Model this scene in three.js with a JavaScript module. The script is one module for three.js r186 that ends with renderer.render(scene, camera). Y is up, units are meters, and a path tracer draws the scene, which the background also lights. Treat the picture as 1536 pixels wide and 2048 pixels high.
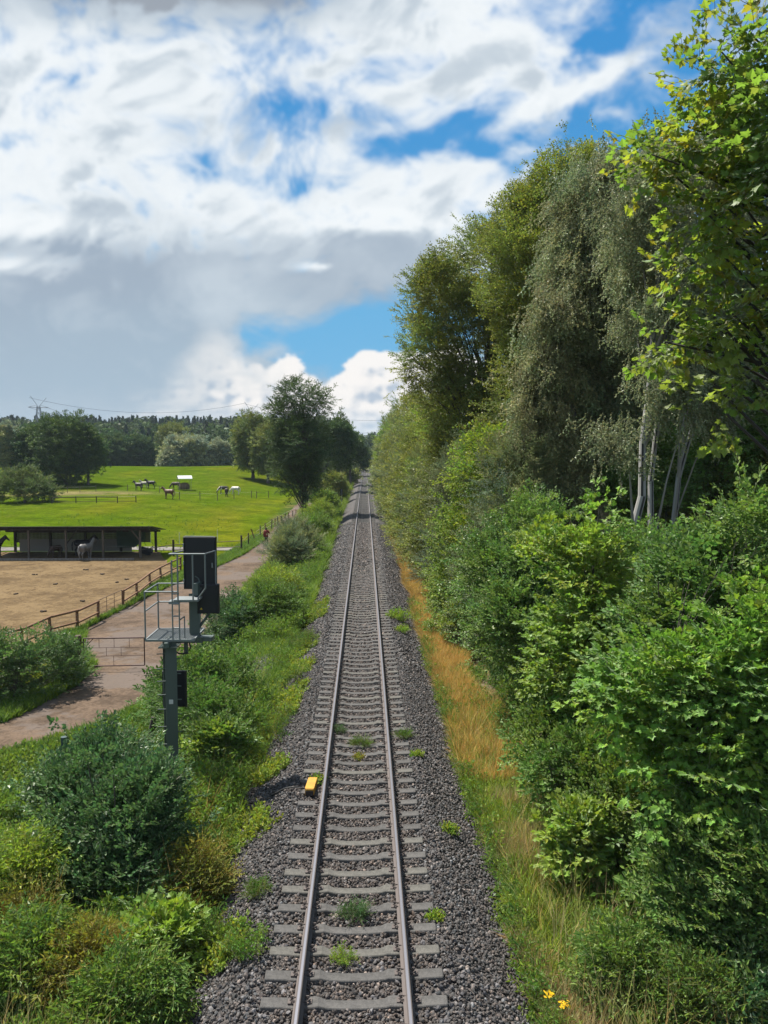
import * as THREE from 'three';
import { MarchingCubes } from 'three/addons/objects/MarchingCubes.js';
import { mergeGeometries, toCreasedNormals } from 'three/addons/utils/BufferGeometryUtils.js';

// ---------------------------------------------------------------- camera, sky, sun, exposure
// y = 0 is the top of the rails, the track runs along -z, its centre line is x = 0. Units: metres.
const FOCAL = 1672, YAW = 1.30 * Math.PI / 180, PITCH = -4.14 * Math.PI / 180;   // focal length in photo pixels (photo 1536 x 2048)
const EYE = new THREE.Vector3(0.165, 7.43, 0);
const camera = new THREE.PerspectiveCamera(2 * Math.atan(1024 / FOCAL) * 180 / Math.PI, 768 / 1024, 0.1, 3000);
camera.position.copy(EYE);
camera.rotation.order = 'YXZ';
camera.rotation.set(PITCH, -YAW, 0);
camera.updateMatrixWorld(true);
const scene = new THREE.Scene();
const renderer = new THREE.WebGLRenderer({ antialias: true });
renderer.setSize(768, 1024);
renderer.shadowMap.enabled = true;
renderer.toneMapping = THREE.LinearToneMapping;
const EXPOSURE = 1.95;
renderer.toneMappingExposure = EXPOSURE;

const SUN_AZ = -29 * Math.PI / 180, SUN_EL = 46 * Math.PI / 180;
const sunDir = new THREE.Vector3(Math.sin(SUN_AZ) * Math.cos(SUN_EL), Math.sin(SUN_EL), -Math.cos(SUN_AZ) * Math.cos(SUN_EL));
const sun = new THREE.DirectionalLight(new THREE.Color().setRGB(1, 0.95, 0.86), 4.8);
sun.position.copy(sunDir).multiplyScalar(200);
sun.castShadow = true;
sun.shadow.mapSize.set(4096, 4096);
Object.assign(sun.shadow.camera, { left: -120, right: 120, top: 120, bottom: -120, near: 1, far: 500 });
sun.target.position.set(0, 0, -60);
scene.add(sun, sun.target);

// ---------------------------------------------------------------- small tools
const rngOf = (s) => () => { s = (s + 0x6d2b79f5) | 0; let t = Math.imul(s ^ (s >>> 15), 1 | s); t = (t + Math.imul(t ^ (t >>> 7), 61 | t)) ^ t; return ((t ^ (t >>> 14)) >>> 0) / 4294967296; };
const clamp = (x, a = 0, b = 1) => Math.min(b, Math.max(a, x));
const sstep = (a, b, x) => { const t = clamp((x - a) / (b - a)); return t * t * (3 - 2 * t); };
const lerp = (a, b, t) => a + (b - a) * t;
const V = (x, y, z) => new THREE.Vector3(x, y, z);
const RGB = (r, g, b) => new THREE.Color().setRGB(r, g, b);
function hash3(x, y, z) { let h = Math.imul(x, 374761393) ^ Math.imul(y, 668265263) ^ Math.imul(z, 1440662683); h = Math.imul(h ^ (h >>> 13), 1274126177); return ((h ^ (h >>> 16)) >>> 0) / 4294967296; }
function vnoise(x, y, z) {
  const ix = Math.floor(x), iy = Math.floor(y), iz = Math.floor(z);
  let fx = x - ix, fy = y - iy, fz = z - iz;
  fx = fx * fx * (3 - 2 * fx); fy = fy * fy * (3 - 2 * fy); fz = fz * fz * (3 - 2 * fz);
  const a = lerp(lerp(hash3(ix, iy, iz), hash3(ix + 1, iy, iz), fx), lerp(hash3(ix, iy + 1, iz), hash3(ix + 1, iy + 1, iz), fx), fy);
  const b = lerp(lerp(hash3(ix, iy, iz + 1), hash3(ix + 1, iy, iz + 1), fx), lerp(hash3(ix, iy + 1, iz + 1), hash3(ix + 1, iy + 1, iz + 1), fx), fy);
  return lerp(a, b, fz);
}
function fbm(x, y, z, n) { let s = 0, a = 0.5, t = 0; for (let i = 0; i < n; i++) { s += a * vnoise(x, y, z); t += a; x = x * 2.03 + 17.1; y = y * 2.03 + 5.3; z = z * 2.03 + 9.7; a *= 0.5; } return s / t; }

// ---------------------------------------------------------------- the sky: blue air with broken cloud, by azimuth and elevation (degrees)
function makeSky() {
  const W = 3072, H = 1536, data = new Float32Array(W * H * 4), D = 180 / Math.PI;
  const lin = (r, g, b) => [r, g, b].map((c) => Math.pow(c / 255, 2.2) / EXPOSURE);
  const zen = lin(58, 138, 208), mid = lin(112, 184, 228), hor = lin(184, 208, 226), white = lin(245, 250, 253), pale = lin(212, 223, 232), grey = lin(174, 188, 202), slate = lin(150, 168, 187), dull = lin(140, 144, 152), cream = lin(254, 250, 246), shade = lin(184, 198, 214);
  const g2 = (x, y, cx, cy, sx, sy) => Math.exp(-(((x - cx) / sx) ** 2) - ((y - cy) / sy) ** 2);
  const mix = (a, b, t) => [a[0] + (b[0] - a[0]) * t, a[1] + (b[1] - a[1]) * t, a[2] + (b[2] - a[2]) * t];
  for (let row = 0; row < H; row++) {
    const el = ((row + 0.5) / H - 0.5) * 180;
    if (el < -1) { for (let c = 0; c < W; c++) data.set([0.12, 0.14, 0.12, 1], (row * W + c) * 4); continue; }
    const e = Math.max(el, 0) / D, sy = Math.sin(e), cy = Math.cos(e);
    for (let col = 0; col < W; col++) {
      const th = ((col + 0.5) / W - 0.5) * 2 * Math.PI, dx = cy * Math.cos(th), dz = cy * Math.sin(th), az = Math.atan2(dx, -dz) * D;   // az 0 along the track, positive to the right
      const inx = sstep(64, 40, Math.abs(az)) * sstep(52, 36, el);                     // how far this belongs to the cloud field described below
      // ceiling noise for the rest of the sky, and detail everywhere
      const k = 1 / (sy + 0.2), px = dx * k, pz = dz * k;
      const wx = fbm(px * 1.6 + 3, pz * 1.6, 1.7, 3) - 0.5, wz = fbm(px * 1.6, pz * 1.6 + 8, 4.2, 3) - 0.5;
      const n1 = fbm(px * 1.5 + wx * 1.4 + 11, pz * 1.5 + wz * 1.4, 0.3, 4);
      const n2 = fbm(px * 6 + wx * 5 + 2, pz * 6 + wz * 5 + 3, 2.1, 6);
      let alpha = sstep(0.4, 0.62, n1 + (n2 - 0.5) * 0.6), tone = clamp(0.15 + 0.7 * sstep(0.5, 0.72, n1) + (n2 - 0.5) * 0.8);
      let blue = mix(mid, zen, Math.pow(clamp(el / 30), 0.8)); blue = mix(blue, hor, Math.exp(-el / 3.0) * 0.85);
      let cl = mix(white, grey, tone);
      if (inx > 0) {
        // cloud field by direction: X to the right, Y downwards from 28 degrees up, in units of 1/1672 radian
        const X = 730 + 1672 * Math.tan(clamp(az, -70, 70) / D), Y = 903 - 1672 * Math.tan(e) / Math.cos(clamp(az, -70, 70) / D);
        const f1 = fbm(X / 260 + 3.3, Y / 200, 5.1, 3) - 0.5, f2 = fbm(X / 260 + 9, Y / 200 + 4, 8.7, 3) - 0.5;
        const s1 = (X * 0.9 - Y * 0.45), s2 = (X * 0.45 + Y * 0.9);                     // streaks rise to the right
        const f3 = fbm(s1 / 105 + f1 * 2.2, s2 / 62 + f2 * 2.2, 1.9, 6) - 0.5, f4 = fbm(X / 46 + f1 * 5, Y / 34 + f2 * 4, 3.3, 5) - 0.5;
        const x = X + f1 * 190 + f3 * 70, y = Y + f2 * 150 + f3 * 60;
        let c = 0.95 * sstep(1235, 1010, x + 0.28 * y);
        c = Math.max(c, 1.0 * g2(x, y, 940, 385, 330, 62), 1.1 * g2(x, y, 890, 520, 110, 70));
        c -= 0.62 * g2(x, y, 560, 232, 150, 46) + 0.5 * g2(x, y, 480, 300, 120, 44) + 0.65 * g2(x, y, 640, 356, 100, 28) + 0.66 * g2(x, y, 790, 272, 190, 38) + 0.7 * g2(x, y, 985, 268, 130, 40) + 0.3 * g2(x, y, 760, 160, 260, 40);
        c -= 1.5 * g2(x, y, 690, 672, 175, 44) + 0.8 * g2(x, y, 850, 615, 70, 55);
        c += 0.95 * g2(X + f3 * 60, Y + 0.45 * (X - 1140) + f3 * 50, 1130, 200, 190, 20) + 0.4 * g2(x, y, 1120, 130, 120, 90);
        c += 0.7 * sstep(500, 600, Y + f1 * 60) * sstep(560, 330, X + f1 * 160);
        const a2 = sstep(-0.12, 1.0, c + f3 * 1.5 + f4 * 1.5);
        let t = 0.06 + 0.5 * sstep(0.0, 0.24, f3) + f4 * 0.5 + 0.36 * sstep(-0.02, 0.2, f2) * sstep(700, 300, Math.abs(X - 800)) ;
        t += 1.05 * sstep(400, 545, y - 0.03 * (x - 400)) * sstep(1000, 700, x - f3 * 150) + 1.0 * sstep(150, 10, y + f4 * 90) * sstep(860, 520, x);
        t -= 0.95 * g2(X + f3 * 90, Y + f3 * 60, 110, 470 + 0.05 * X, 230, 34) + 0.9 * g2(X + f3 * 60, Y + f3 * 50, 40, 545, 120, 26) + 1.0 * g2(X + f4 * 40, Y + f4 * 30, 632, 540, 42, 9) + 0.6 * g2(X + f4 * 60, Y + f4 * 40, 760, 455, 120, 16);
        let c2 = mix(white, pale, clamp(t * 1.6)); c2 = mix(c2, grey, clamp(t * 1.25 - 0.35)); c2 = mix(c2, y < 150 ? dull : slate, 0.55 * sstep(0.75, 1.1, t));
        c2 = mix(c2, lin(168, 190, 207), 0.8 * sstep(540, 760, Y + f1 * 140)); c2 = mix(c2, pale, clamp(f1 * 2.2 + f3 * 1.4 + f4 * 0.8) * 0.6 * sstep(430, 520, Y));           // rain haze towards the horizon
        alpha = lerp(alpha, a2, inx); cl = mix(cl, c2, inx);
        blue = mix(blue, lin(120, 188, 230), inx * 0.5 * sstep(420, 640, Y));
      }
      let out = mix(blue, cl, alpha);
      if (el < 15) {                                                                       // cumulus heaps along the horizon
        const q = az * 0.3, billow = (s, o, da = 0, de = 0) => { let v = 0, a = 0.5, f = s; for (let i = 0; i < 6; i++) { const w = vnoise((q + da * 0.3) * f + o, (el + de) * 0.42 * f, o * 3.1); v += a * (1 - (2 * w - 1) ** 2); a *= 0.5; f *= 2.07; } return v; };
        const b = billow(1.3, 4.3), topIn = 2.1 + 4.2 * g2(az, 0, -10.2, 0, 2.9, 1) + 3.0 * g2(az, 0, -5.2, 0, 2.0, 1) + 4.2 * g2(az, 0, 0.6, 0, 2.6, 1) + 3.2 * g2(az, 0, 5.2, 0, 2.4, 1) + 3 * g2(az, 0, 11, 0, 5, 1);
        const top = lerp(2.6 + 6 * (fbm(q * 0.5, 2.2, 8, 2) - 0.4), topIn, inx), edge = top + (b - 0.66) * 4.6, soft = lerp(0.2, 1.6, inx * sstep(-6, -12, az)), ca = sstep(-soft, soft, edge - el);
        const depth = clamp((edge - el) / 4), b2 = billow(1.3, 4.3, -0.34, 0.4), lit = clamp(0.86 - 0.42 * depth + (b - b2) * 2.6 + (b - 0.7) * 0.9);
        let cu = mix(shade, cream, sstep(0.25, 0.9, lit)); cu = mix(cu, hor, clamp(1.15 - el / 2.6) * 0.8);
        out = mix(out, cu, ca * lerp(0.8, 0.96, inx) * (1 - inx * (0.45 * sstep(-6.5, -10, az + (n2 - 0.5) * 8) + 0.45 * sstep(-10, -16, az + (n2 - 0.5) * 10))));
      }
      const o = (row * W + col) * 4; data[o] = out[0]; data[o + 1] = out[1]; data[o + 2] = out[2]; data[o + 3] = 1;
    }
  }
  const t = new THREE.DataTexture(data, W, H, THREE.RGBAFormat, THREE.FloatType);
  t.mapping = THREE.EquirectangularReflectionMapping; t.magFilter = THREE.LinearFilter; t.minFilter = THREE.LinearFilter; t.needsUpdate = true;
  return t;
}
const skyTexture = makeSky();
scene.background = skyTexture;
scene.environment = skyTexture;

// ---------------------------------------------------------------- pixels to places
const fwd = V(0, 0, -1).transformDirection(camera.matrixWorld), rgt = V(1, 0, 0).transformDirection(camera.matrixWorld), upv = V(0, 1, 0).transformDirection(camera.matrixWorld);
const ray = (px, py) => fwd.clone().addScaledVector(rgt, (px - 768) / FOCAL).addScaledVector(upv, (1024 - py) / FOCAL);
function at(px, py, dist) { const r = ray(px, py); return EYE.clone().addScaledVector(r, dist / -r.z); }          // the point at a distance along the track
function onGround(px, py) { const r = ray(px, py); let t = 8; for (let i = 0; i < 6000; i++) { const p = EYE.clone().addScaledVector(r, t); if (p.y < H(p.x, p.z)) return p.setY(H(p.x, p.z)); t *= 1.002; } return EYE.clone().addScaledVector(r, t); }

// ---------------------------------------------------------------- terrain
const trackX = (d) => (d < 312 ? 0 : (d - 312) ** 2 / (2 * 430));
function H(x, z) {
  const d = -z, u = x - trackX(d);
  const flat = -1.9, rise = lerp(0, 1.6, sstep(62, 150, d)) + lerp(0, 3.6, sstep(140, 232, d)) - 3.0 * sstep(236, 290, d) + 14 * sstep(320, 620, d);
  const openLeft = sstep(-7, -34, x);
  let left = flat + rise * openLeft + (1 - openLeft) * lerp(0, 0.9, sstep(60, 160, d));
  left += openLeft * sstep(80, 160, d) * 0.9 * (fbm(x * 0.03, z * 0.03, 2.2, 2) - 0.5) * 1.6;
  const right = -0.95 + 0.35 * (fbm(x * 0.2, z * 0.2, 7.7, 2) - 0.5) * sstep(3, 6, x) + 5 * sstep(40, 200, x) + 8 * sstep(330, 620, d);
  const bank = lerp(-0.86, left, sstep(-3.4, -7.2, u));
  const far = sstep(380, 470, d) * 5;
  if (u < 0) return (u > -7.2 ? bank : left) + far * sstep(-60, 0, x) ;
  return lerp(-0.86, right, sstep(3.2, 5.5, u)) + far;
}

// ---------------------------------------------------------------- names, labels
const used = new Map();
function numbered(name) { const n = used.get(name) ?? 0; used.set(name, n + 1); return n ? name + '_' + String(n).padStart(3, '0') : name; }
function shadow(o) { o.traverse((m) => { if (m.isMesh) { m.castShadow = true; m.receiveShadow = true; } }); return o; }
function top(o, name, label, category, group) { o.name = numbered(name); o.userData.label = label; o.userData.category = category; if (group) o.userData.group = group; scene.add(o); return shadow(o); }
function structure(o, name, label) { o.name = numbered(name); o.userData.kind = 'structure'; if (label) o.userData.label = label; scene.add(o); return shadow(o); }
function stuff(o, name, label, category) { o.name = numbered(name); o.userData.kind = 'stuff'; o.userData.label = label; o.userData.category = category; scene.add(o); return shadow(o); }
function part(name, geometry, material, parent) { const m = new THREE.Mesh(geometry, material); m.name = name; m.castShadow = m.receiveShadow = true; parent.add(m); return m; }
const group = (x = 0, y = 0, z = 0, turn = 0) => { const g = new THREE.Group(); g.position.set(x, y, z); g.rotation.y = turn; return g; };

// ---------------------------------------------------------------- geometry tools
class Tris {                                                             // a bag of triangles with vertex colours
  constructor() { this.p = []; this.c = []; }
  tri(a, b, c, k = [1, 1, 1]) { this.p.push(a.x, a.y, a.z, b.x, b.y, b.z, c.x, c.y, c.z); for (let i = 0; i < 3; i++) this.c.push(k[0], k[1], k[2]); }
  quad(a, b, c, d, k) { this.tri(a, b, c, k); this.tri(a, c, d, k); }
  geometry(colours = true) { const g = new THREE.BufferGeometry(); g.setAttribute('position', new THREE.Float32BufferAttribute(this.p, 3)); if (colours) g.setAttribute('color', new THREE.Float32BufferAttribute(this.c, 3)); g.computeVertexNormals(); return g; }
}
function tubeInto(T, pts, radii, sides, k) {                            // tapered tube along points
  let prev = null;
  for (let i = 0; i < pts.length; i++) {
    const dir = pts[Math.min(i + 1, pts.length - 1)].clone().sub(pts[Math.max(i - 1, 0)]).normalize();
    const a = Math.abs(dir.y) < 0.9 ? V(0, 1, 0) : V(1, 0, 0), u = a.cross(dir).normalize(), w = dir.clone().cross(u), ring = [];
    for (let s = 0; s < sides; s++) { const th = s / sides * Math.PI * 2; ring.push(pts[i].clone().addScaledVector(u, Math.cos(th) * radii[i]).addScaledVector(w, Math.sin(th) * radii[i])); }
    if (prev) for (let s = 0; s < sides; s++) T.quad(prev[s], prev[(s + 1) % sides], ring[(s + 1) % sides], ring[s], typeof k === 'function' ? k(i, s) : k);
    prev = ring;
  }
}
function tubeGeo(pts, r, sides = 8) { const T = new Tris(); tubeInto(T, pts, pts.map((_, i) => (Array.isArray(r) ? r[i] : r)), sides); const g = T.geometry(false); return toCreasedNormals(g, 0.9); }
function boxGeo(w, h, d, x = 0, y = 0, z = 0, bevel = 0.004) {          // chamfered box
  const s = new THREE.Shape(), b = Math.min(bevel, w / 4, h / 4, d / 4), a = w / 2 - b, c = h / 2 - b;
  s.moveTo(-a, -c); s.lineTo(a, -c); s.lineTo(a, c); s.lineTo(-a, c); s.closePath();
  const g = new THREE.ExtrudeGeometry(s, { depth: d - 2 * b, bevelEnabled: true, bevelThickness: b, bevelSize: b, bevelSegments: 1, steps: 1 });
  g.translate(x, y, z - d / 2 + b); return g;
}
const cylGeo = (r0, r1, h, x, y, z, n = 10) => new THREE.CylinderGeometry(r1, r0, h, n).translate(x, y + h / 2, z);      // stands on y
const barGeo = (a, b, r, n = 6) => { const d = b.clone().sub(a), g = new THREE.CylinderGeometry(r, r, d.length(), n); g.applyQuaternion(new THREE.Quaternion().setFromUnitVectors(V(0, 1, 0), d.clone().normalize())); const m = a.clone().add(b).multiplyScalar(0.5); return g.translate(m.x, m.y, m.z); };
const merged = (list) => mergeGeometries(list.map((g) => { const n = g.index ? g.toNonIndexed() : g; n.deleteAttribute('uv'); n.deleteAttribute('color'); return n; }));
function sweep(profile, stations, closed = true) {                      // profile [x, y] carried along stations [{x, y, z}]
  const T = new Tris(), n = profile.length;
  for (let i = 0; i + 1 < stations.length; i++) for (let j = 0; j < (closed ? n : n - 1); j++) {
    const [a, b] = [profile[j], profile[(j + 1) % n]], P = stations[i], Q = stations[i + 1];
    T.quad(V(P.x + a[0], P.y + a[1], P.z), V(Q.x + a[0], Q.y + a[1], Q.z), V(Q.x + b[0], Q.y + b[1], Q.z), V(P.x + b[0], P.y + b[1], P.z));
  }
  return T.geometry(false);
}
const planeUV = (g, s = 1) => { const p = g.attributes.position, uv = new Float32Array(p.count * 2); for (let i = 0; i < p.count; i++) { uv[2 * i] = p.getX(i) * s; uv[2 * i + 1] = p.getZ(i) * s; } g.setAttribute('uv', new THREE.BufferAttribute(uv, 2)); return g; };

// ---------------------------------------------------------------- textures (seamless noise, metres per tile set by uv)
function tileNoise(n, seed, octaves, sx = 1, sy = 1) {                  // n x n values 0..1 that repeat
  const out = new Float32Array(n * n), r = rngOf(seed); let tot = 0;
  for (const [cells, amp] of octaves) {
    const cx = Math.max(2, Math.round(cells * sx)), cy = Math.max(2, Math.round(cells * sy)), grid = new Float32Array(cx * cy).map(() => r()); tot += amp;
    for (let y = 0; y < n; y++) for (let x = 0; x < n; x++) {
      const u = x / n * cx, v = y / n * cy, ix = Math.floor(u), iy = Math.floor(v), fx = (u - ix) ** 2 * (3 - 2 * (u - ix)), fy = (v - iy) ** 2 * (3 - 2 * (v - iy));
      const g = (a, b) => grid[(b % cy) * cx + (a % cx)];
      out[y * n + x] += amp * lerp(lerp(g(ix, iy), g(ix + 1, iy), fx), lerp(g(ix, iy + 1), g(ix + 1, iy + 1), fx), fy);
    }
  }
  return out.map((v) => v / tot);
}
function texture(n, values, ramp) {                                     // ramp(v, i) -> linear r, g, b
  const d = new Uint8Array(n * n * 4), s = (c) => Math.round(255 * Math.pow(clamp(c), 1 / 2.2));
  for (let i = 0; i < n * n; i++) { const c = ramp(values[i], i); d[4 * i] = s(c[0]); d[4 * i + 1] = s(c[1]); d[4 * i + 2] = s(c[2]); d[4 * i + 3] = 255; }
  const t = new THREE.DataTexture(d, n, n); t.colorSpace = THREE.SRGBColorSpace; return finish(t);
}
function heightMap(n, values) { const d = new Uint8Array(n * n * 4); for (let i = 0; i < n * n; i++) { d[4 * i] = d[4 * i + 1] = d[4 * i + 2] = Math.round(255 * clamp(values[i])); d[4 * i + 3] = 255; } return finish(new THREE.DataTexture(d, n, n)); }
function finish(t) { t.wrapS = t.wrapT = THREE.RepeatWrapping; t.magFilter = THREE.LinearFilter; t.minFilter = THREE.LinearMipmapLinearFilter; t.generateMipmaps = true; t.needsUpdate = true; return t; }
const mat = (o) => new (o.specularIntensity === undefined ? THREE.MeshStandardMaterial : THREE.MeshPhysicalMaterial)({ roughness: 0.9, ...o, color: o.color ? RGB(...o.color) : RGB(1, 1, 1) });
const mix3 = (a, b, t) => [lerp(a[0], b[0], t), lerp(a[1], b[1], t), lerp(a[2], b[2], t)];

// ---------------------------------------------------------------- ground, path, arena
const N1 = tileNoise(512, 11, [[4, 1], [9, 0.8], [21, 0.7], [60, 0.6], [128, 0.6], [256, 0.5]]);
const N2 = tileNoise(512, 23, [[12, 0.6], [40, 0.8], [90, 1], [200, 0.8]]);
const N3 = tileNoise(512, 37, [[3, 1], [7, 1], [30, 0.5]]);
const soilMap = texture(512, N1, (v) => mix3([0.62, 0.6, 0.58], [1.0, 1.0, 1.0], sstep(0.3, 0.7, v)));
const grassMap = texture(512, N1, (v, i) => { const t = sstep(0.34, 0.66, v), u = sstep(0.3, 0.7, N2[i]); return [lerp(0.58, 1, t) * lerp(0.72, 1, u), lerp(0.62, 1, t) * lerp(0.78, 1, u), lerp(0.6, 0.95, t) * lerp(0.8, 1, u)]; });
const bumpFine = heightMap(512, N2), bumpCoarse = heightMap(512, N1);

function pathEdges(d) {
  const S = [[16, -30, -21], [20, -23, -16.5], [22, -19.5, -14.0], [24, -16.5, -11.8], [26, -14.4, -9.9], [28, -12.6, -8.5], [30, -12, -7.7], [33, -11.5, -7.4], [36, -11.7, -7.35], [40, -13.6, -7.35], [44, -14.7, -7.4], [48, -14.4, -7.4], [54, -13.9, -7.4], [60, -13.2, -7.4], [68, -11.8, -7.4], [75, -10.9, -7.4], [85, -10.4, -7.6], [105, -10.6, -8.0], [140, -10.8, -8.3], [200, -11, -8.6], [306, -11.5, -9]];
  for (let i = 0; i + 1 < S.length; i++) if (d <= S[i + 1][0]) { const t = clamp((d - S[i][0]) / (S[i + 1][0] - S[i][0])); return [lerp(S[i][1], S[i + 1][1], t), lerp(S[i][2], S[i + 1][2], t)]; }
  return [-11.5, -9];
}
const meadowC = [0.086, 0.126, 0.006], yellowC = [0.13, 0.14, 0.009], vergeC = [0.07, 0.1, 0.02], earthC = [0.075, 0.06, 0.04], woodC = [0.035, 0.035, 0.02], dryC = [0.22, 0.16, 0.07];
function groundColour(x, z) {
  const d = -z, u = x - trackX(d), n = fbm(x * 0.11, z * 0.05, 3.1, 4), m = fbm(x * 0.5, z * 0.5, 9.1, 3);
  let c = mix3(meadowC, yellowC, sstep(0.5, 0.72, n) * 0.8 + 0.25 * sstep(-60, -16, x) * sstep(60, 100, d));
  c = mix3(c, [0.07, 0.12, 0.004], sstep(0.5, 0.35, n) * 0.6);
  c = mix3(c, dryC, sstep(0.62, 0.72, m) * 0.12);
  const [pl] = pathEdges(d);
  c = mix3(c, mix3(vergeC, dryC, sstep(0.45, 0.6, m) * 0.5), sstep(pl - 2.5, pl - 0.4, x) * (d > 66 ? 1 : 0.4));
  if (u > -7.4) c = mix3(mix3(vergeC, earthC, sstep(0.4, 0.6, m)), c, sstep(-6.8, -7.6, u));
  if (u > -3.3) c = mix3(c, earthC, sstep(-3.4, -3.0, u));
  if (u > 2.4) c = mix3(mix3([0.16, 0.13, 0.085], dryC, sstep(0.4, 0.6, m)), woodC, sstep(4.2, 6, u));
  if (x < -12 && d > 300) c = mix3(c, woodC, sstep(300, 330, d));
  const wear = Math.exp(-(((x + 51) / 12) ** 2) - (((d - 152) / 5.5) ** 2)) + 0.8 * Math.exp(-(((x + 57) / 9) ** 2) - (((d - 149) / 2.5) ** 2));
  c = mix3(c, [0.23, 0.18, 0.085], clamp(wear * 1.4 * sstep(0.3, 0.55, m + 0.1)) * 0.85);
  return c;
}
{
  const xs = [], zs = [];
  for (let x = 0; x < 16; x += 0.25) xs.push(x); for (let x = 16, s = 0.5; x < 900; x += s, s *= 1.035) xs.push(x);
  const X = [...xs.slice(1).reverse().map((v) => -v), ...xs];
  for (let d = -30; d < 8; d += 2) zs.push(-d); for (let d = 8, s = 0.25; d < 1500; d += s, s *= 1.011) zs.push(-d);
  const nx = X.length, nz = zs.length, p = new Float32Array(nx * nz * 3), c = new Float32Array(nx * nz * 3), idx = [];
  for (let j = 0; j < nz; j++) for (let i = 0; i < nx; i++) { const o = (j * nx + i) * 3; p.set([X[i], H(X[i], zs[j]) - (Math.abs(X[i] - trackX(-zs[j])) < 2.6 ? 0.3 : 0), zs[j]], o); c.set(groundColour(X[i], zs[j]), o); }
  for (let j = 0; j + 1 < nz; j++) for (let i = 0; i + 1 < nx; i++) { const a = j * nx + i; idx.push(a, a + 1, a + nx, a + 1, a + nx + 1, a + nx); }
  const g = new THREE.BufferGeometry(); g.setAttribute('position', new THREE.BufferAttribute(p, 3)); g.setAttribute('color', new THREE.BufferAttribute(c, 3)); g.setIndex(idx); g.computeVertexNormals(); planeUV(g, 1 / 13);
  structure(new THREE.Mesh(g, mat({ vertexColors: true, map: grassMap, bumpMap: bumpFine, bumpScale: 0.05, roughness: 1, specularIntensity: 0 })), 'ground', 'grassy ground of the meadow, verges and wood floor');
}
function sheet(rows, lift, uvs) {                                        // rows of [x, z] draped on the terrain
  const n = rows[0].length, p = [], idx = [];
  rows.forEach((r, j) => r.forEach(([x, z], i) => { p.push(x, H(x, z) + lift, z); if (j && i) { const a = (j - 1) * n + i - 1; idx.push(a, a + 1, a + n, a + 1, a + n + 1, a + n); } }));
  const g = new THREE.BufferGeometry(); g.setAttribute('position', new THREE.Float32BufferAttribute(p, 3)); g.setIndex(idx); g.computeVertexNormals(); return planeUV(g, uvs);
}
const dirtMap = texture(512, N1, (v, i) => { let c = mix3([0.07, 0.049, 0.034], [0.148, 0.104, 0.073], sstep(0.3, 0.68, v)); c = mix3(c, [0.13, 0.105, 0.09], sstep(0.45, 0.62, N3[i]) * 0.8); return mix3(c, [0.05, 0.035, 0.026], sstep(0.66, 0.74, N2[i]) * 0.6); });
const dirtMat = mat({ map: dirtMap, bumpMap: bumpCoarse, bumpScale: 0.06, roughness: 1, specularIntensity: 0.1 });
{
  const rows = [];
  for (let d = 16; d < 306; d += d < 90 ? 0.5 : 3) {
    const [l, r] = pathEdges(d), row = [], e1 = (fbm(d * 0.7, 1, 3, 3) - 0.5) * 0.9, e2 = (fbm(d * 0.9, 6, 3, 3) - 0.5) * 0.8;
    for (let k = 0; k <= 12; k++) row.push([lerp(l + e1, r + e2, k / 12), -d]);
    rows.push(row);
  }
  structure(new THREE.Mesh(sheet(rows, 0.022, 1 / 9.3), dirtMat), 'path', 'reddish brown dirt path beside the railway');
  const side = [];
  for (let x = -10.6; x > -46; x -= 0.5) { const row = [], o = fbm(x * 0.3, 4, 1, 2) * 0.8 + 0.4 * Math.sin(x * 0.2); for (let k = 0; k <= 4; k++) row.push([x, -(77.6 + o + k * 0.62)]); side.push(row); }
  structure(new THREE.Mesh(sheet(side, 0.03, 1 / 9.3), mat({ map: texture(512, N1, (v) => mix3([0.1, 0.09, 0.08], [0.2, 0.18, 0.16], sstep(0.3, 0.7, v))), roughness: 1 })), 'side_track', 'grey worn track branching off to the horse shelter');
}
const fencePx = [[45.6, 1303], [101.6, 1276], [155, 1262], [196, 1241.6], [245.8, 1217], [274, 1198.6], [300, 1177], [322, 1163], [343, 1152], [361, 1142]];
const fencePosts = fencePx.map(([a, b]) => onGround(a, b));
fencePosts.unshift(V(-16.9, H(-17, -36.6), -36.6));
function fenceX(d) { const f = fencePosts; if (d < -f[0].z) return f[0].x - (-f[0].z - d) * 0.5; for (let i = 0; i + 1 < f.length; i++) if (d <= -f[i + 1].z) return lerp(f[i].x, f[i + 1].x, (d + f[i].z) / (f[i].z - f[i + 1].z)); return f[f.length - 1].x; }
{
  const rows = [];
  for (let d = 30; d <= 77; d += 0.5) { const row = [], r = Math.min(fenceX(d) - 0.15, d > 66 ? -14.9 - (d - 66) * 0.35 : 0) + (fbm(d * 0.8, 2, 8, 2) - 0.5) * 0.5; for (let k = 0; k <= 16; k++) row.push([lerp(-70, r, k / 16), -d]); rows.push(row); }
  const sand = texture(512, N1, (v, i) => { const c = mix3([0.095, 0.062, 0.03], [0.175, 0.12, 0.06], sstep(0.32, 0.66, v)); return mix3(c, [0.07, 0.042, 0.02], sstep(0.62, 0.7, N2[i]) * 0.75); });
  structure(new THREE.Mesh(sheet(rows, 0.026, 1 / 11.7), mat({ map: sand, bumpMap: bumpCoarse, bumpScale: 0.09, roughness: 1, specularIntensity: 0.1 })), 'sand_arena', 'trampled tan sand of the fenced horse paddock');
}

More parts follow.
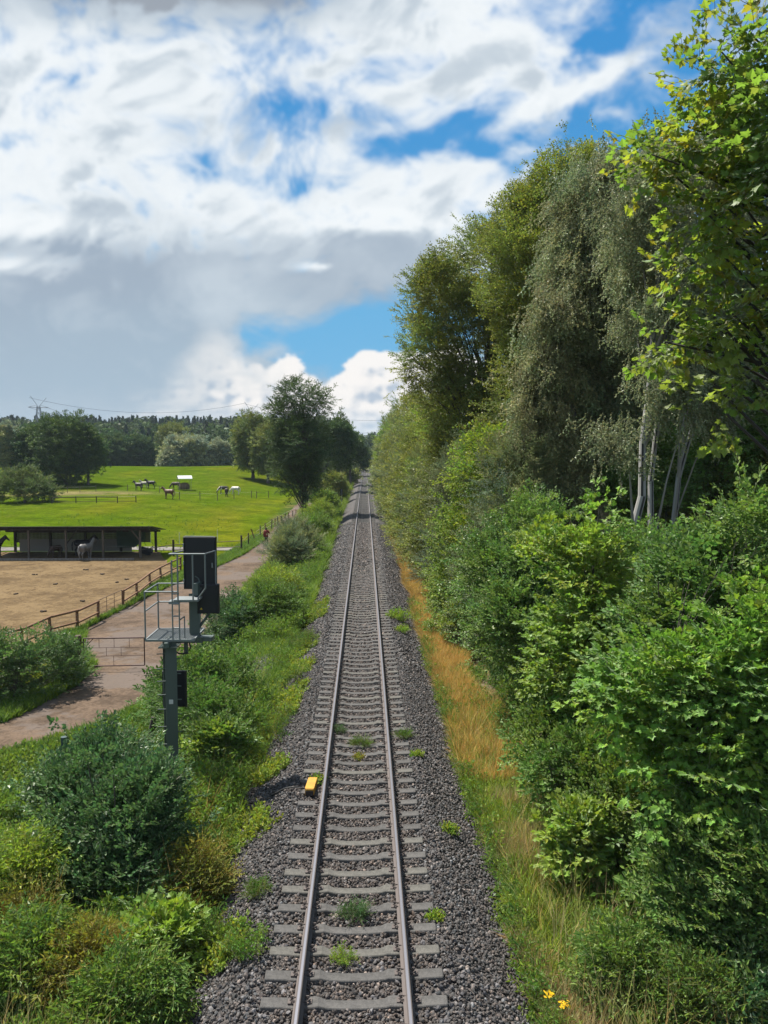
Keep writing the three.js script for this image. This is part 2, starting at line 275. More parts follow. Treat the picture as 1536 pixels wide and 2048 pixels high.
// ---------------------------------------------------------------- ballast and track
const stations = []; for (let d = 2; d <= 420; d += d < 300 ? 6 : 4) stations.push({ x: trackX(d), y: 0, z: -d });
const ballastY = (u) => { const a = Math.abs(u); return a < 1.55 ? -0.245 - 0.02 * Math.cos(a * 3) : lerp(-0.245, -0.86, clamp((a - 1.55) / 1.15)); };
const stoneMap = texture(512, N2, (v, i) => { const t = sstep(0.3, 0.7, v); return mix3(mix3([0.018, 0.016, 0.016], [0.108, 0.096, 0.092], t), [0.09, 0.07, 0.06], sstep(0.5, 0.7, N3[i]) * 0.35); });
{
  const prof = []; for (let k = 0; k <= 28; k++) { const u = -2.9 + k * 5.8 / 28; prof.push([u, ballastY(u) - 0.012]); }
  const T = new Tris();
  const st = []; for (let d = 2; d <= 420; d += d < 60 ? 0.5 : 4) st.push({ x: trackX(d), y: 0, z: -d });
  for (let i = 0; i + 1 < st.length; i++) for (let j = 0; j + 1 < prof.length; j++) {
    const w = (u, d) => ballastY(u) - 0.012 + 0.03 * (vnoise(u * 5, d * 5, 2) - 0.5), q = (s, u) => V(s.x + u, w(u, -s.z), s.z), P = st[i], Q = st[i + 1], a = prof[j][0], b = prof[j + 1][0];
    T.quad(q(P, a), q(P, b), q(Q, b), q(Q, a));
  }
  const g = planeUV(T.geometry(false), 1 / 1.9);
  const bed = group();
  structure(bed, 'ballast_bed', 'bed of grey crushed stone ballast under the track');
  part('ballast_fill', g, mat({ map: stoneMap, bumpMap: bumpFine, bumpScale: 0.05, roughness: 0.95 }), bed);
  // stones: a few shapes, the 300 largest in view singly, the rest as one mass per shape
  const shapes = []; for (let s = 0; s < 4; s++) {
    const r = rngOf(900 + s), g0 = new THREE.IcosahedronGeometry(1, 0), p = g0.attributes.position, key = new Map(), sc = [1.15 + 0.2 * r(), 0.62 + 0.25 * r(), 0.85 + 0.2 * r()];
    for (let i = 0; i < p.count; i++) { const k = [p.getX(i), p.getY(i), p.getZ(i)].map((v) => v.toFixed(2)).join(); if (!key.has(k)) key.set(k, 0.72 + 0.5 * r()); const f = key.get(k); p.setXYZ(i, p.getX(i) * f * sc[0], p.getY(i) * f * sc[1], p.getZ(i) * f * sc[2]); }
    g0.deleteAttribute('uv'); g0.computeVertexNormals(); shapes.push(g0);
  }
  const rockMats = [[0.07, 0.065, 0.068], [0.09, 0.084, 0.087], [0.05, 0.047, 0.05], [0.16, 0.15, 0.15], [0.085, 0.068, 0.06]].map((c) => mat({ color: c, roughness: 0.75 }));
  const inst = [[], [], [], []], r = rngOf(5), dummy = new THREE.Object3D(), col = [];
  let single = 0;
  const put = (x, d, size, yoff = 0, uy = null) => {
    const u = x - trackX(d);
    dummy.position.set(x, (uy ?? ballastY(u)) + size * (0.15 + 0.35 * r()) + yoff, -d); dummy.rotation.set(r() * 6, r() * 6, r() * 6); dummy.scale.setScalar(size); dummy.updateMatrix();
    const s = Math.floor(r() * 4), q = r(), b = q < 0.1 ? 1.9 + 1.2 * r() : 0.45 + 0.8 * r();
    inst[s].push([dummy.matrix.clone(), b, clamp(r() + (Math.abs(u) < 1.15 ? 0.35 : 0), 0, 1.3)]);
    if (single < 300 && d < 12.6 && size > 0.034 && Math.abs(u) < 2.3) { single++; inst[s].pop(); const m = part('stone', shapes[s], rockMats[Math.floor(r() * 5)], bed); m.applyMatrix4(dummy.matrix); }
  };
  const SP = 0.6, near = (x, d) => { const k = (d - 0.3) / SP, off = Math.abs(k - Math.round(k)) * SP; return Math.abs(x) < 1.31 && off < (Math.abs(x) > 0.45 ? 0.115 : 0.1); };
  for (const [d0, d1, per, s0, s1] of [[10.2, 18, 520, 0.02, 0.044], [18, 30, 400, 0.022, 0.046], [30, 52, 190, 0.032, 0.06], [52, 90, 80, 0.05, 0.08]]) {
    const n = Math.round((d1 - d0) * 5.6 * per);
    for (let i = 0; i < n; i++) {
      const d = lerp(d0, d1, r()), u = (r() * 2 - 1) * 2.8, a = Math.abs(u);
      if (near(u, d) && d < 60) continue; if (Math.abs(a - 0.755) < 0.085) continue;
      if (a > 2.45 && r() < (a - 2.45) * 2.4) continue;
      put(u, d, lerp(s0, s1, r() * r()));
    }
  }
  // loose stones strewn over the left shoulder and a low spoil heap
  const strew = (cx, cd, sx, sd, n, h) => { for (let i = 0; i < n; i++) { const a = r() * 6.28, q = Math.sqrt(r()), x = cx + Math.cos(a) * q * sx, d = cd + Math.sin(a) * q * sd; put(x, d, 0.025 + 0.035 * r(), 0, Math.max(H(x, -d), -0.9) + h * (1 - q * q)); } };
  strew(-3.75, 31.5, 0.75, 2.6, 1800, 0.3); strew(-3.3, 16, 0.6, 4.5, 1500, 0.02); strew(-3.2, 26, 0.6, 4, 900, 0.02); strew(3.1, 16, 0.5, 5, 1100, 0.02); strew(3.6, 12.5, 0.5, 2, 400, 0);
  inst.forEach((list, s) => {
    const m = new THREE.InstancedMesh(shapes[s], mat({ color: [0.068, 0.063, 0.062], roughness: 0.75 }), list.length); m.name = 'loose_stones'; m.userData.kind = 'stuff'; m.castShadow = m.receiveShadow = true;
    list.forEach(([M, b, w], i) => { m.setMatrixAt(i, M); m.setColorAt(i, RGB(b * (1 + 0.3 * (w - 0.35)), b, b * (1.05 - 0.2 * w))); }); bed.add(m);
  });
}
const rustSteel = mat({ color: [0.1, 0.082, 0.075], roughness: 0.72, metalness: 0.25, bumpMap: null }), wornSteel = mat({ color: [0.26, 0.255, 0.28], roughness: 0.45, metalness: 0.85 });
const concreteMap = texture(512, N1, (v, i) => mix3(mix3([0.054, 0.051, 0.048], [0.104, 0.098, 0.092], sstep(0.3, 0.7, v)), [0.05, 0.048, 0.043], sstep(0.64, 0.72, N2[i]) * 0.5));
const concretes = [1, 0.82, 1.18, 0.92].map((k, i) => mat({ map: concreteMap, color: [k, k, k * (i === 2 ? 0.93 : 1)], bumpMap: bumpFine, bumpScale: 0.006, roughness: 0.95 }));
const trackGroup = group();
{
  top(trackGroup, 'railway_track', 'single straight railway track on concrete sleepers running into the distance', 'railway track');
  const prof = [[-0.075, -0.172], [0.075, -0.172], [0.075, -0.16], [0.022, -0.147], [0.009, -0.13], [0.009, -0.055], [0.036, -0.04], [0.036, -0.012], [0.028, -0.001], [-0.028, -0.001], [-0.036, -0.012], [-0.036, -0.04], [-0.009, -0.055], [-0.009, -0.13], [-0.022, -0.147], [-0.075, -0.16]];
  for (const s of [-1, 1]) {
    const rail = part('rail', sweep(prof, stations.map((p) => ({ ...p, x: p.x + s * 0.755 }))), rustSteel, trackGroup);
    part('running_surface', sweep([[-0.022, -0.0015], [-0.017, 0.0025], [0.017, 0.0025], [0.022, -0.0015]], stations.map((p) => ({ ...p, x: p.x + s * 0.755 })), false), wornSteel, rail);
  }
  // concrete sleeper: raised rail seats, waist in the middle
  const T = new Tris(), sec = [[-1.3, -0.185, 0.085, 0.13], [-1.285, -0.172, 0.098, 0.14], [-1.0, -0.182, 0.102, 0.15], [-0.93, -0.19, 0.11, 0.15], [-0.56, -0.178, 0.11, 0.15], [-0.5, -0.176, 0.105, 0.15], [-0.4, -0.212, 0.088, 0.13], [-0.2, -0.224, 0.086, 0.12], [0, -0.228, 0.086, 0.12]];
  const all = [...sec, ...sec.slice(0, -1).reverse().map(([x, ...r]) => [-x, ...r])];
  const ring = ([x, y, w, b]) => [V(x, y, -w), V(x, y, w), V(x, y - 0.012, w + 0.012), V(x, -0.4, b), V(x, -0.4, -b), V(x, y - 0.012, -w - 0.012)];
  for (let i = 0; i + 1 < all.length; i++) { const a = ring(all[i]), b = ring(all[i + 1]); for (let k = 0; k < 6; k++) if (k !== 3) T.quad(a[k], a[(k + 1) % 6], b[(k + 1) % 6], b[k]); }
  for (const e of [0, all.length - 1]) { const a = ring(all[e]); for (let k = 1; k < 5; k++) e ? T.tri(a[0], a[k + 1], a[k]) : T.tri(a[0], a[k], a[k + 1]); }
  const sleeperGeo = planeUV(T.geometry(false), 1 / 1.3);
  const omega = (dz) => tubeGeo([V(0.03, -0.17, dz - 0.05), V(0.1, -0.14, dz - 0.055), V(0.135, -0.13, dz - 0.03), V(0.105, -0.125, dz), V(0.135, -0.13, dz + 0.03), V(0.1, -0.14, dz + 0.055), V(0.03, -0.15, dz + 0.05)], 0.009, 5);
  const halfClip = merged([boxGeo(0.085, 0.03, 0.11, 0.125, -0.178, 0), omega(0), cylGeo(0.02, 0.02, 0.035, 0.11, -0.14, 0, 6), boxGeo(0.04, 0.02, 0.02, 0.11, -0.1, 0)]);
  const mirror = halfClip.clone(); mirror.rotateY(Math.PI);
  const rest = [];
  for (let k = 0; ; k++) {
    const d = 0.3 + k * 0.6; if (d > 412) break; if (d < 9) continue;
    if (d < 150) {
      const m = part('sleeper', sleeperGeo, concretes[Math.floor(hash3(k, 3, 1) * 4)], trackGroup); m.position.set((hash3(k, 1, 1) - 0.5) * 0.02, (hash3(k, 2, 2) - 0.5) * 0.012, -d); m.rotation.y = (hash3(k, 5, 1) - 0.5) * 0.012;
      if (d < 30) for (const s of [-1, 1]) for (const g of [halfClip, mirror]) { const c = part('rail_fastening', g, rustSteel, m); c.position.x = s * 0.755; }
    } else rest.push(d);
  }
  const im = new THREE.InstancedMesh(sleeperGeo, concretes[0], rest.length), M = new THREE.Matrix4(); rest.forEach((d, i) => im.setMatrixAt(i, M.makeTranslation(trackX(d), 0, -d))); im.name = 'far_sleepers'; im.userData.kind = 'stuff'; im.castShadow = im.receiveShadow = true; trackGroup.add(im);
}
{ // boards where a farm track crosses, the shadow there painted into their dark colour
  const g = group(0, 0, -309), dk = mat({ color: [0.05, 0.045, 0.04] });
  top(g, 'level_crossing', 'timber boards of the farm crossing over the far track, painted dark for the shadow on it', 'crossing');
  for (let k = 0; k < 6; k++) { part('board', boxGeo(1.3, 0.12, 0.55, 0, -0.11, -k * 0.6), dk, g); for (const s of [-1, 1]) part('board', boxGeo(1.9, 0.12, 0.55, s * 1.85, -0.14, -k * 0.6), dk, g); }
}

// ---------------------------------------------------------------- leaves and sprigs
const LEAF = {
  oval: [[0, 0], [-0.42, 0.3], [-0.36, 0.66], [0, 1], [0.36, 0.66], [0.42, 0.3]],
  rhomb: [[0, 0], [-0.5, 0.45], [0, 1], [0.5, 0.45]],
  narrow: [[0, 0], [-0.22, 0.4], [0, 1], [0.22, 0.4]],
  maple: [[0, 0], [-0.3, -0.06], [-0.24, 0.14], [-0.6, 0.2], [-0.44, 0.34], [-0.62, 0.62], [-0.3, 0.56], [-0.2, 0.72], [0, 1.02], [0.2, 0.72], [0.3, 0.56], [0.62, 0.62], [0.44, 0.34], [0.6, 0.2], [0.24, 0.14], [0.3, -0.06]],
};
const leafPoint = ([x, y], fold) => V(x, y, Math.abs(x) * fold - 0.18 * y * y);
function leafGeo(type) { const T = new Tris(), o = LEAF[type], c = leafPoint([0, 0.36], 0.3); for (let i = 0; i < o.length; i++) T.tri(c, leafPoint(o[(i + 1) % o.length], 0.3), leafPoint(o[i], 0.3)); return T.geometry(false); }
function leafInto(T, type, M, k, fold) {
  const o = LEAF[type].map((p) => leafPoint(p, fold).applyMatrix4(M)), n = o.length;
  if (type === 'maple') { const c = leafPoint([0, 0.36], fold).applyMatrix4(M); for (let i = 0; i < n; i++) T.tri(c, o[(i + 1) % n], o[i], k); return; }
  const tip = n / 2; for (let i = 1; i < tip; i++) { T.tri(o[0], o[i + 1], o[i], k); T.tri(o[0], o[n - i], o[n - i - 1], k); }
}
function frame(pos, y, z, sx, sy) { const Y = y.clone().normalize(), X = Y.clone().cross(z).normalize(), Z = X.clone().cross(Y); return new THREE.Matrix4().makeBasis(X.multiplyScalar(sx), Y.multiplyScalar(sy), Z.multiplyScalar(sx)).setPosition(pos); }
// A twig along +y with its upper side towards +z; returns its geometry and where each leaf is.
function sprig({ seed, type = 'oval', n = 18, len = 0.4, L = 0.07, W = 0.05, twigs = 2, weep = false, stem = 0.004, wild = 0.55, stemC = [1.1, 0.7, 0.55] }) {
  const r = rngOf(seed), T = new Tris(), leaves = [], j = (a) => (r() * 2 - 1) * a;
  const lines = [[V(0, 0, 0), V(0, len, 0)]];
  for (let k = 0; k < twigs; k++) { const t = 0.2 + 0.6 * r(), s = k % 2 ? 1 : -1; lines.push([V(0, len * t, 0), V(s * len * (0.3 + 0.25 * r()), len * (t + 0.2 + 0.25 * r()), j(0.15) * len)]); }
  const total = lines.reduce((a, [p, q]) => a + p.distanceTo(q), 0);
  for (const [a, b] of lines) {
    const m = Math.max(2, Math.round(n * a.distanceTo(b) / total)), dir = b.clone().sub(a).normalize();
    if (stem) tubeInto(T, [a, a.clone().lerp(b, 0.5).add(V(j(0.02), 0, j(0.02)).multiplyScalar(len)), b], [stem, stem * 0.8, stem * 0.4], 3, stemC);
    for (let k = 0; k < m; k++) {
      const t = (k + 0.6 + j(0.35)) / m, p = a.clone().lerp(b, clamp(t)), s = k % 2 ? 1 : -1, side = V(dir.y, -dir.x, 0).multiplyScalar(s);
      let y, z;
      if (weep) { const q = r() * 6.28; y = dir.clone().multiplyScalar(0.55).add(V(Math.cos(q), 0, Math.sin(q)).multiplyScalar(0.75)); z = V(j(1), 0.2 + j(0.6), j(1)); }
      else { y = dir.clone().multiplyScalar(t > 0.9 ? 1 : 0.45).add(side.multiplyScalar(t > 0.9 ? 0.15 : 0.8)).add(V(j(wild), j(wild), j(wild))); z = V(j(wild), j(wild) * 0.6, 1); }
      const sc = 0.7 + 0.6 * r(), M = frame(p, y, z, W * sc, L * sc), v = 0.78 + 0.44 * r(), w = r();
      leaves.push(M); leafInto(T, type, M, [v * (0.9 + 0.35 * w * w), v, v * (0.85 + 0.2 * r())], 0.15 + 0.35 * r());
    }
  }
  return { geometry: T.geometry(true), leaves };
}
const leafMat = (c, through = 0.42, coat = 0.35) => new THREE.MeshPhysicalMaterial({ color: RGB(...c), vertexColors: true, roughness: 1, transmission: through, thickness: 0, side: THREE.DoubleSide, clearcoat: coat, clearcoatRoughness: 0.38, ior: 1.4, specularIntensity: 0.6 });
const SPRIG = {
  maple: sprig({ seed: 1, type: 'maple', n: 9, len: 0.4, L: 0.092, W: 0.092, twigs: 2, wild: 0.7 }),
  mapleSmall: sprig({ seed: 2, type: 'maple', n: 14, len: 0.42, L: 0.1, W: 0.1, twigs: 2, wild: 0.65 }),
  hazel: sprig({ seed: 3, type: 'oval', n: 16, len: 0.42, L: 0.1, W: 0.085, twigs: 2, wild: 0.6 }),
  bush: sprig({ seed: 4, type: 'oval', n: 24, len: 0.38, L: 0.068, W: 0.046, twigs: 3 }),
  bramble: sprig({ seed: 5, type: 'oval', n: 20, len: 0.45, L: 0.075, W: 0.06, twigs: 3, wild: 0.8 }),
  willow: sprig({ seed: 6, type: 'narrow', n: 30, len: 0.5, L: 0.095, W: 0.06, twigs: 3 }),
  aspen: sprig({ seed: 7, type: 'rhomb', n: 26, len: 0.7, L: 0.085, W: 0.075, twigs: 4, wild: 0.8 }),
  birch: sprig({ seed: 8, type: 'rhomb', n: 44, len: 0.75, L: 0.075, W: 0.06, twigs: 3, weep: true, stem: 0.003 }),
  far: sprig({ seed: 9, type: 'rhomb', n: 26, len: 1.1, L: 0.2, W: 0.16, twigs: 4, wild: 0.9 }),
  farther: sprig({ seed: 10, type: 'rhomb', n: 22, len: 1.7, L: 0.42, W: 0.36, twigs: 4, wild: 0.9 }),
  herb: sprig({ seed: 11, type: 'narrow', n: 22, len: 0.55, L: 0.085, W: 0.075, twigs: 2, wild: 0.7 }),
  feather: sprig({ seed: 12, type: 'narrow', n: 40, len: 0.5, L: 0.055, W: 0.04, twigs: 6, wild: 0.5 }),
  ground: sprig({ seed: 13, type: 'oval', n: 14, len: 0.2, L: 0.05, W: 0.042, twigs: 3, wild: 0.9 }),
};
const barkMat = mat({ vertexColors: true, roughness: 0.95, bumpMap: bumpFine, bumpScale: 0.01 });
const inst = (name, sp, material, list, parent) => {
  const m = new THREE.InstancedMesh(sp.geometry, material, list.length); m.name = name; m.castShadow = m.receiveShadow = true; m.userData.kind = 'stuff';
  list.forEach(([M, c], i) => { m.setMatrixAt(i, M); m.setColorAt(i, c); }); parent?.add(m); return m;
};
const ball = (r) => { for (;;) { const v = V(r() * 2 - 1, r() * 2 - 1, r() * 2 - 1), l = v.length(); if (l < 1 && l > 0.05) return v.divideScalar(l); } };
const B = (px, py, d, rx, ry, depth) => ({ c: at(px, py, d), r: V(rx * d / FOCAL, ry * d / FOCAL, depth ?? rx * d / FOCAL) });

// A tree or bush: trunk with limbs, and a crown of sprigs gathered in clumps spread through the given blobs.
function plant(o) {
  const r = rngOf(o.seed), g = group(o.base.x, o.base.y, o.base.z), off = o.base.clone().negate(), list = [], extra = [], T = new Tris(), sp = o.sprig;
  const bark = o.bark ?? [0.09, 0.075, 0.06], vol = o.blobs.map((b) => Math.pow(b.r.x * b.r.y * b.r.z, 0.72)), tot = vol.reduce((a, b) => a + b, 0), trunkTop = o.top ?? o.base.clone().add(V((r() - 0.5) * 0.3, o.height * 0.8, (r() - 0.5) * 0.3));
  const rad = o.trunk ?? 0.05 + o.height * 0.01, stems = o.stems ?? 1, axes = [];
  for (let s = 0; s < stems; s++) {
    const a = off.clone().add(o.base).add(stems > 1 ? V((r() - 0.5) * 0.5, -0.15, (r() - 0.5) * 0.5) : V(0, -0.2, 0)), b = trunkTop.clone().add(off).add(stems > 1 ? V((r() - 0.5) * o.height * 0.4, -o.height * 0.15 * r(), (r() - 0.5) * o.height * 0.4) : V(0, 0, 0));
    const pts = [], rr = [], m = 9, w = o.wobble ?? 0.02; for (let i = 0; i <= m; i++) { const t = i / m; pts.push(a.clone().lerp(b, t).add(V((r() - 0.5) * w * o.height * Math.sin(t * 3.1), 0, (r() - 0.5) * w * o.height * Math.sin(t * 3.1)))); rr.push(rad / Math.sqrt(stems) * (1 - 0.82 * t) * (i ? 1 : 1.35)); }
    tubeInto(T, pts, rr, o.sides ?? 8, o.barkOf ? (i, k) => o.barkOf(i, k, r) : (i, k) => { const v = 0.75 + 0.5 * hash3(i, k, o.seed); return bark.map((c) => c * v); });
    axes.push([pts, rr]);
  }
  for (let i = 0; i < o.clumps; i++) {
    let q = r() * tot, b = 0; while (b < vol.length - 1 && (q -= vol[b]) > 0) b++;
    const bl = o.blobs[b], dir = ball(r); if (o.dome && dir.y < -0.55) dir.y *= -1;
    const f = o.fill ?? 0.5, depth = (f + (1 - f) * Math.sqrt(r())) * ((o.second ? 0.5 : 0.72) + (o.second ? 1.0 : 0.6) * fbm(dir.x * 2.1 + o.seed, dir.y * 2.1, dir.z * 2.1 + b * 7, 2)), c = bl.c.clone().add(dir.clone().multiply(bl.r).multiplyScalar(depth));
    const gy = H(c.x, c.z) + 0.15; if (c.y < gy) c.y = gy + r() * 0.4;
    const cr = (o.clumpR ?? 0.7) * (0.65 + 0.7 * r()), tone = (o.tones ?? [[1, 1, 1]])[Math.floor(r() * (o.tones?.length ?? 1))], tv = 0.82 + 0.36 * r();
    if (o.limbs !== false && (o.limbEvery ?? 1) > r()) {
      const [pts, rr] = axes[Math.floor(r() * axes.length)], lc = c.clone().add(off), k0 = clamp((lc.y - pts[0].y) / (pts[9].y - pts[0].y) - 0.12 - 0.25 * r(), 0.08, 0.92) * 9, k = Math.floor(k0), st = pts[k].clone().lerp(pts[k + 1], k0 - k), l0 = rr[k] * 0.45;
      const mid = st.clone().lerp(lc, 0.5).add(V((r() - 0.5) * 0.3, st.distanceTo(lc) * 0.08, (r() - 0.5) * 0.3)), rl = Math.min(l0, 0.012 + st.distanceTo(lc) * 0.012);
      tubeInto(T, [st, st.clone().lerp(mid, 0.5).add(V(0, 0.03, 0)), mid, lc], [rl, rl * 0.8, rl * 0.6, rl * 0.25], 4, bark.map((c) => c * 0.9));
      if (o.second && r() < 0.3) { const q = lc.clone().addScaledVector(dir, cr + 0.15 + 0.35 * r()).add(V((r() - 0.5) * 0.3, 0.2 * r(), (r() - 0.5) * 0.3)); tubeInto(T, [lc, lc.clone().lerp(q, 0.55).add(V(0, 0.05, 0)), q], [0.006, 0.005, 0.002], 3, [0.16, 0.13, 0.1]); }
    }
    for (let s = 0; s < o.per; s++) {
      const d = ball(r), p = c.clone().addScaledVector(d, cr * Math.pow(r(), 0.45) * (r() < 0.17 ? 1.75 : 1));
      if (p.y < H(p.x, p.z) + 0.05) continue;
      let y = d.clone().multiplyScalar(0.8).addScaledVector(dir, o.outward ?? 0.5).add(V((r() - 0.5) * 0.5, o.up ?? 0.25, (r() - 0.5) * 0.5));
      if (o.weep) y = V((r() - 0.5) * 0.5 + d.x * 0.2, -1, (r() - 0.5) * 0.5 + d.z * 0.2);
      const sc = (o.scale ?? 1) * (0.72 + 0.56 * r()), z = V((r() - 0.5) * 0.7, 1, (r() - 0.5) * 0.7); if (o.weep) z.set(r() - 0.5, 0.1, r() - 0.5);
      const v = tv * (0.8 + 0.4 * r());
      (o.second && r() < 0.16 ? extra : list).push([frame(p.add(off), y, z, sc, sc), RGB(tone[0] * v, tone[1] * v, tone[2] * v)]);
    }
  }
  top(g, o.name, o.label, o.category ?? 'tree', o.group);
  part(stems > 1 ? 'stems' : 'trunk', T.geometry(true), barkMat, g).userData.kind = 'stuff';
  if (o.singles) {                                                      // the leaves that show largest, one by one
    const wp = V(0, 0, 0), key = list.map((e, i) => { wp.setFromMatrixPosition(e[0]).add(o.base); const q = wp.clone().project(camera); return [Math.abs(q.x) < 0.98 && Math.abs(q.y) < 0.98 ? wp.distanceTo(EYE) : 1e9, i]; }).sort((a, b) => a[0] - b[0]);
    const take = new Set(key.slice(0, Math.floor(o.singles / sp.leaves.length)).map((e) => e[1])), lg = leafGeo('maple'), ms = [0.85, 1, 1.2].map((v) => { const m = o.mat.clone(); m.vertexColors = false; m.color.multiplyScalar(v); return m; });
    for (const i of take) sp.leaves.forEach((L, k) => part('leaf', lg, ms[(i + k) % 3], g).applyMatrix4(list[i][0].clone().multiply(L)));
    list.splice(0, list.length, ...list.filter((_, i) => !take.has(i)));
  }
  inst('crown', sp, o.mat, list, g); if (extra.length) inst('side_shoots', o.second, o.secondMat ?? o.mat, extra, g);
  return g;
}
const M_ = {
  maple: leafMat([0.205, 0.27, 0.03], 0.64, 0.45), hazel: leafMat([0.13, 0.24, 0.04], 0.42, 0.4), bush: leafMat([0.08, 0.165, 0.045], 0.38, 0.55),
  aspen: leafMat([0.19, 0.245, 0.045], 0.42, 0.3), birch: leafMat([0.235, 0.275, 0.135], 0.38, 0.3), willow: leafMat([0.166, 0.220, 0.105], 0.35, 0.35), lime: leafMat([0.202, 0.307, 0.031], 0.45, 0.3),
  herb: leafMat([0.131, 0.229, 0.031], 0.42, 0.25), gold: leafMat([0.21, 0.23, 0.03], 0.4, 0.15), far: leafMat([0.066, 0.116, 0.035], 0.3, 0.15), farLight: leafMat([0.150, 0.194, 0.049], 0.3, 0.15), silver: leafMat([0.26, 0.31, 0.2], 0.3, 0.2),
};
const green = [[1, 1, 1], [1.15, 1.05, 0.9], [0.85, 0.95, 1.05]], mixed = [[1, 1, 1], [1.3, 1.15, 0.8], [0.8, 0.9, 1.1], [1.1, 1, 0.9]];
const G = (x, d) => V(x, H(x, -d), -d);
const dome = (x, d, h, rx, rz = rx) => [{ c: V(x, H(x, -d) + h * 0.46, -d), r: V(rx, h * 0.56, rz) }];

// ---------------------------------------------------------------- right-hand wood
const birchBark = (i, k, r) => { const v = hash3(i * 3, k, 5) < 0.16 ? 0.05 : 0.26 + 0.1 * hash3(i, k, 9); return [v, v * 0.97, v * 0.9]; };
plant({ name: 'aspen_tree', label: 'tall loose crowned tree leaning its branches out over the track', seed: 101, base: G(7.6, 54), height: 19, trunk: 0.24, top: at(985, 500, 54), sprig: SPRIG.aspen, mat: M_.aspen, tones: mixed, clumps: 240, per: 30, clumpR: 0.8, scale: 1.1, up: 0.35, outward: 0.8, limbEvery: 0.4,
  blobs: [B(872, 610, 52, 66, 66), B(852, 715, 52, 48, 50), B(905, 590, 52, 60, 56), B(975, 510, 54, 56, 66), B(1035, 440, 55, 44, 54), B(930, 690, 54, 110, 110), B(1010, 560, 56, 100, 130), B(930, 800, 54, 90, 80), B(1010, 740, 55, 100, 120), B(890, 720, 53, 60, 60), B(1000, 860, 52, 80, 80)] });
plant({ name: 'aspen_tree', label: 'tall narrow green tree between the leaning tree and the weeping birch', seed: 102, base: G(10.4, 46), height: 20, trunk: 0.22, top: at(1120, 340, 46), sprig: SPRIG.aspen, mat: M_.aspen, tones: [[1.1, 1.1, 0.8], [0.95, 1, 0.9], [1.25, 1.15, 0.7]], clumps: 205, per: 30, clumpR: 0.75, scale: 1.1, up: 0.7, outward: 0.5, limbEvery: 0.4,
  blobs: [B(1090, 450, 46, 48, 90), B(1125, 380, 46, 40, 60), B(1060, 560, 46, 80, 130), B(1160, 350, 47, 34, 40), B(1100, 700, 46, 90, 120), B(1060, 400, 47, 18, 26)] });
plant({ name: 'birch_tree', label: 'big weeping birch with grey green hanging foliage', seed: 103, base: G(10.6, 35.5), height: 18, trunk: 0.24, top: at(1250, 330, 35), bark: [0.3, 0.28, 0.25], barkOf: birchBark, sprig: SPRIG.birch, mat: M_.birch, tones: [[1, 1, 1], [1.15, 1.05, 1], [0.9, 1, 1]], clumps: 260, per: 36, clumpR: 0.8, weep: true, scale: 1.1, fill: 0.4, limbEvery: 0.4,
  blobs: [B(1200, 420, 35, 80, 110), B(1255, 340, 36, 80, 70), B(1170, 560, 35, 90, 130), B(1270, 500, 37, 80, 130), B(1120, 720, 34, 60, 130), B(1200, 760, 34, 80, 110), B(1300, 640, 37, 60, 100)] });
plant({ name: 'birch_tree', label: 'small drooping birch with brownish tint beside the big weeping birch', seed: 104, base: G(8.3, 33), height: 12.5, trunk: 0.14, bark: [0.28, 0.26, 0.22], barkOf: birchBark, sprig: SPRIG.birch, mat: M_.birch, tones: [[1.1, 0.98, 0.95], [1, 0.97, 0.9]], clumps: 90, per: 34, clumpR: 0.6, weep: true,
  blobs: [B(1105, 680, 33, 42, 90), B(1090, 800, 33, 50, 120), B(1130, 920, 33, 55, 100)] });
// white trunks seen in the shade
for (const [i, [bx, by, tx, ty, d, rad, lab]] of [[1262, 1010, 1300, 700, 28, 0.17, 'leaning white birch trunk, thickest of the shaded birches'], [1302, 1040, 1330, 640, 28.5, 0.12, 'slender upright white birch trunk beside the thick leaning birch'], [1335, 1010, 1405, 640, 30, 0.12, 'slanting white birch trunk farthest into the shaded wood']].entries()) {
  const a = at(bx, by, d), t = at(tx, ty, d + 0.5), dirn = t.clone().sub(a).normalize(), b = V(a.x - dirn.x * (a.y + 1) * 0.4, 0, a.z); b.y = H(b.x, b.z);
  const up = t.clone().addScaledVector(dirn, 4);
  plant({ name: 'birch_tree', label: lab, seed: 120 + i, base: b, height: up.y - b.y, trunk: rad * 1.25, top: up, bark: [0.3, 0.28, 0.25], barkOf: birchBark, sides: 10, sprig: SPRIG.birch, mat: M_.birch, clumps: 64, per: 26, clumpR: 0.7, weep: true, limbEvery: 0.5, blobs: [{ c: at(tx - 30 + 20 * i, ty + 120, d - 1.2), r: V(1.3, 1.5, 0.8) }, { c: up.clone().add(V(0, -1, 0)), r: V(2.2, 3.2, 2.2) }, { c: up.clone().add(V(1.5, 1.5, -1)), r: V(2, 2.5, 2) }] });
}
const woodLabel = 'dark leafy tree standing deep in the shaded wood', woodGroup = 'trees deep in the shaded wood';
for (const [i, [x, d, h, s]] of [[17, 40, 17, 5], [23, 44, 19, 5], [14.5, 52, 19, 4.5], [22, 33, 13, 4], [28, 38, 15, 4.5], [19, 60, 20, 5], [30, 55, 18, 5], [13.5, 62, 19, 4.5]].entries())
  plant({ name: 'woodland_tree', label: woodLabel, group: woodGroup, seed: 140 + i, base: G(x, d), height: h, trunk: 0.2, sprig: SPRIG.far, mat: M_.aspen, tones: green, clumps: 90, per: 20, clumpR: 1.2, blobs: [{ c: V(x, H(x, -d) + h * 0.62, -d), r: V(s, h * 0.36, s) }, { c: V(x, H(x, -d) + h * 0.32, -d), r: V(s * 0.8, h * 0.22, s * 0.8) }] });
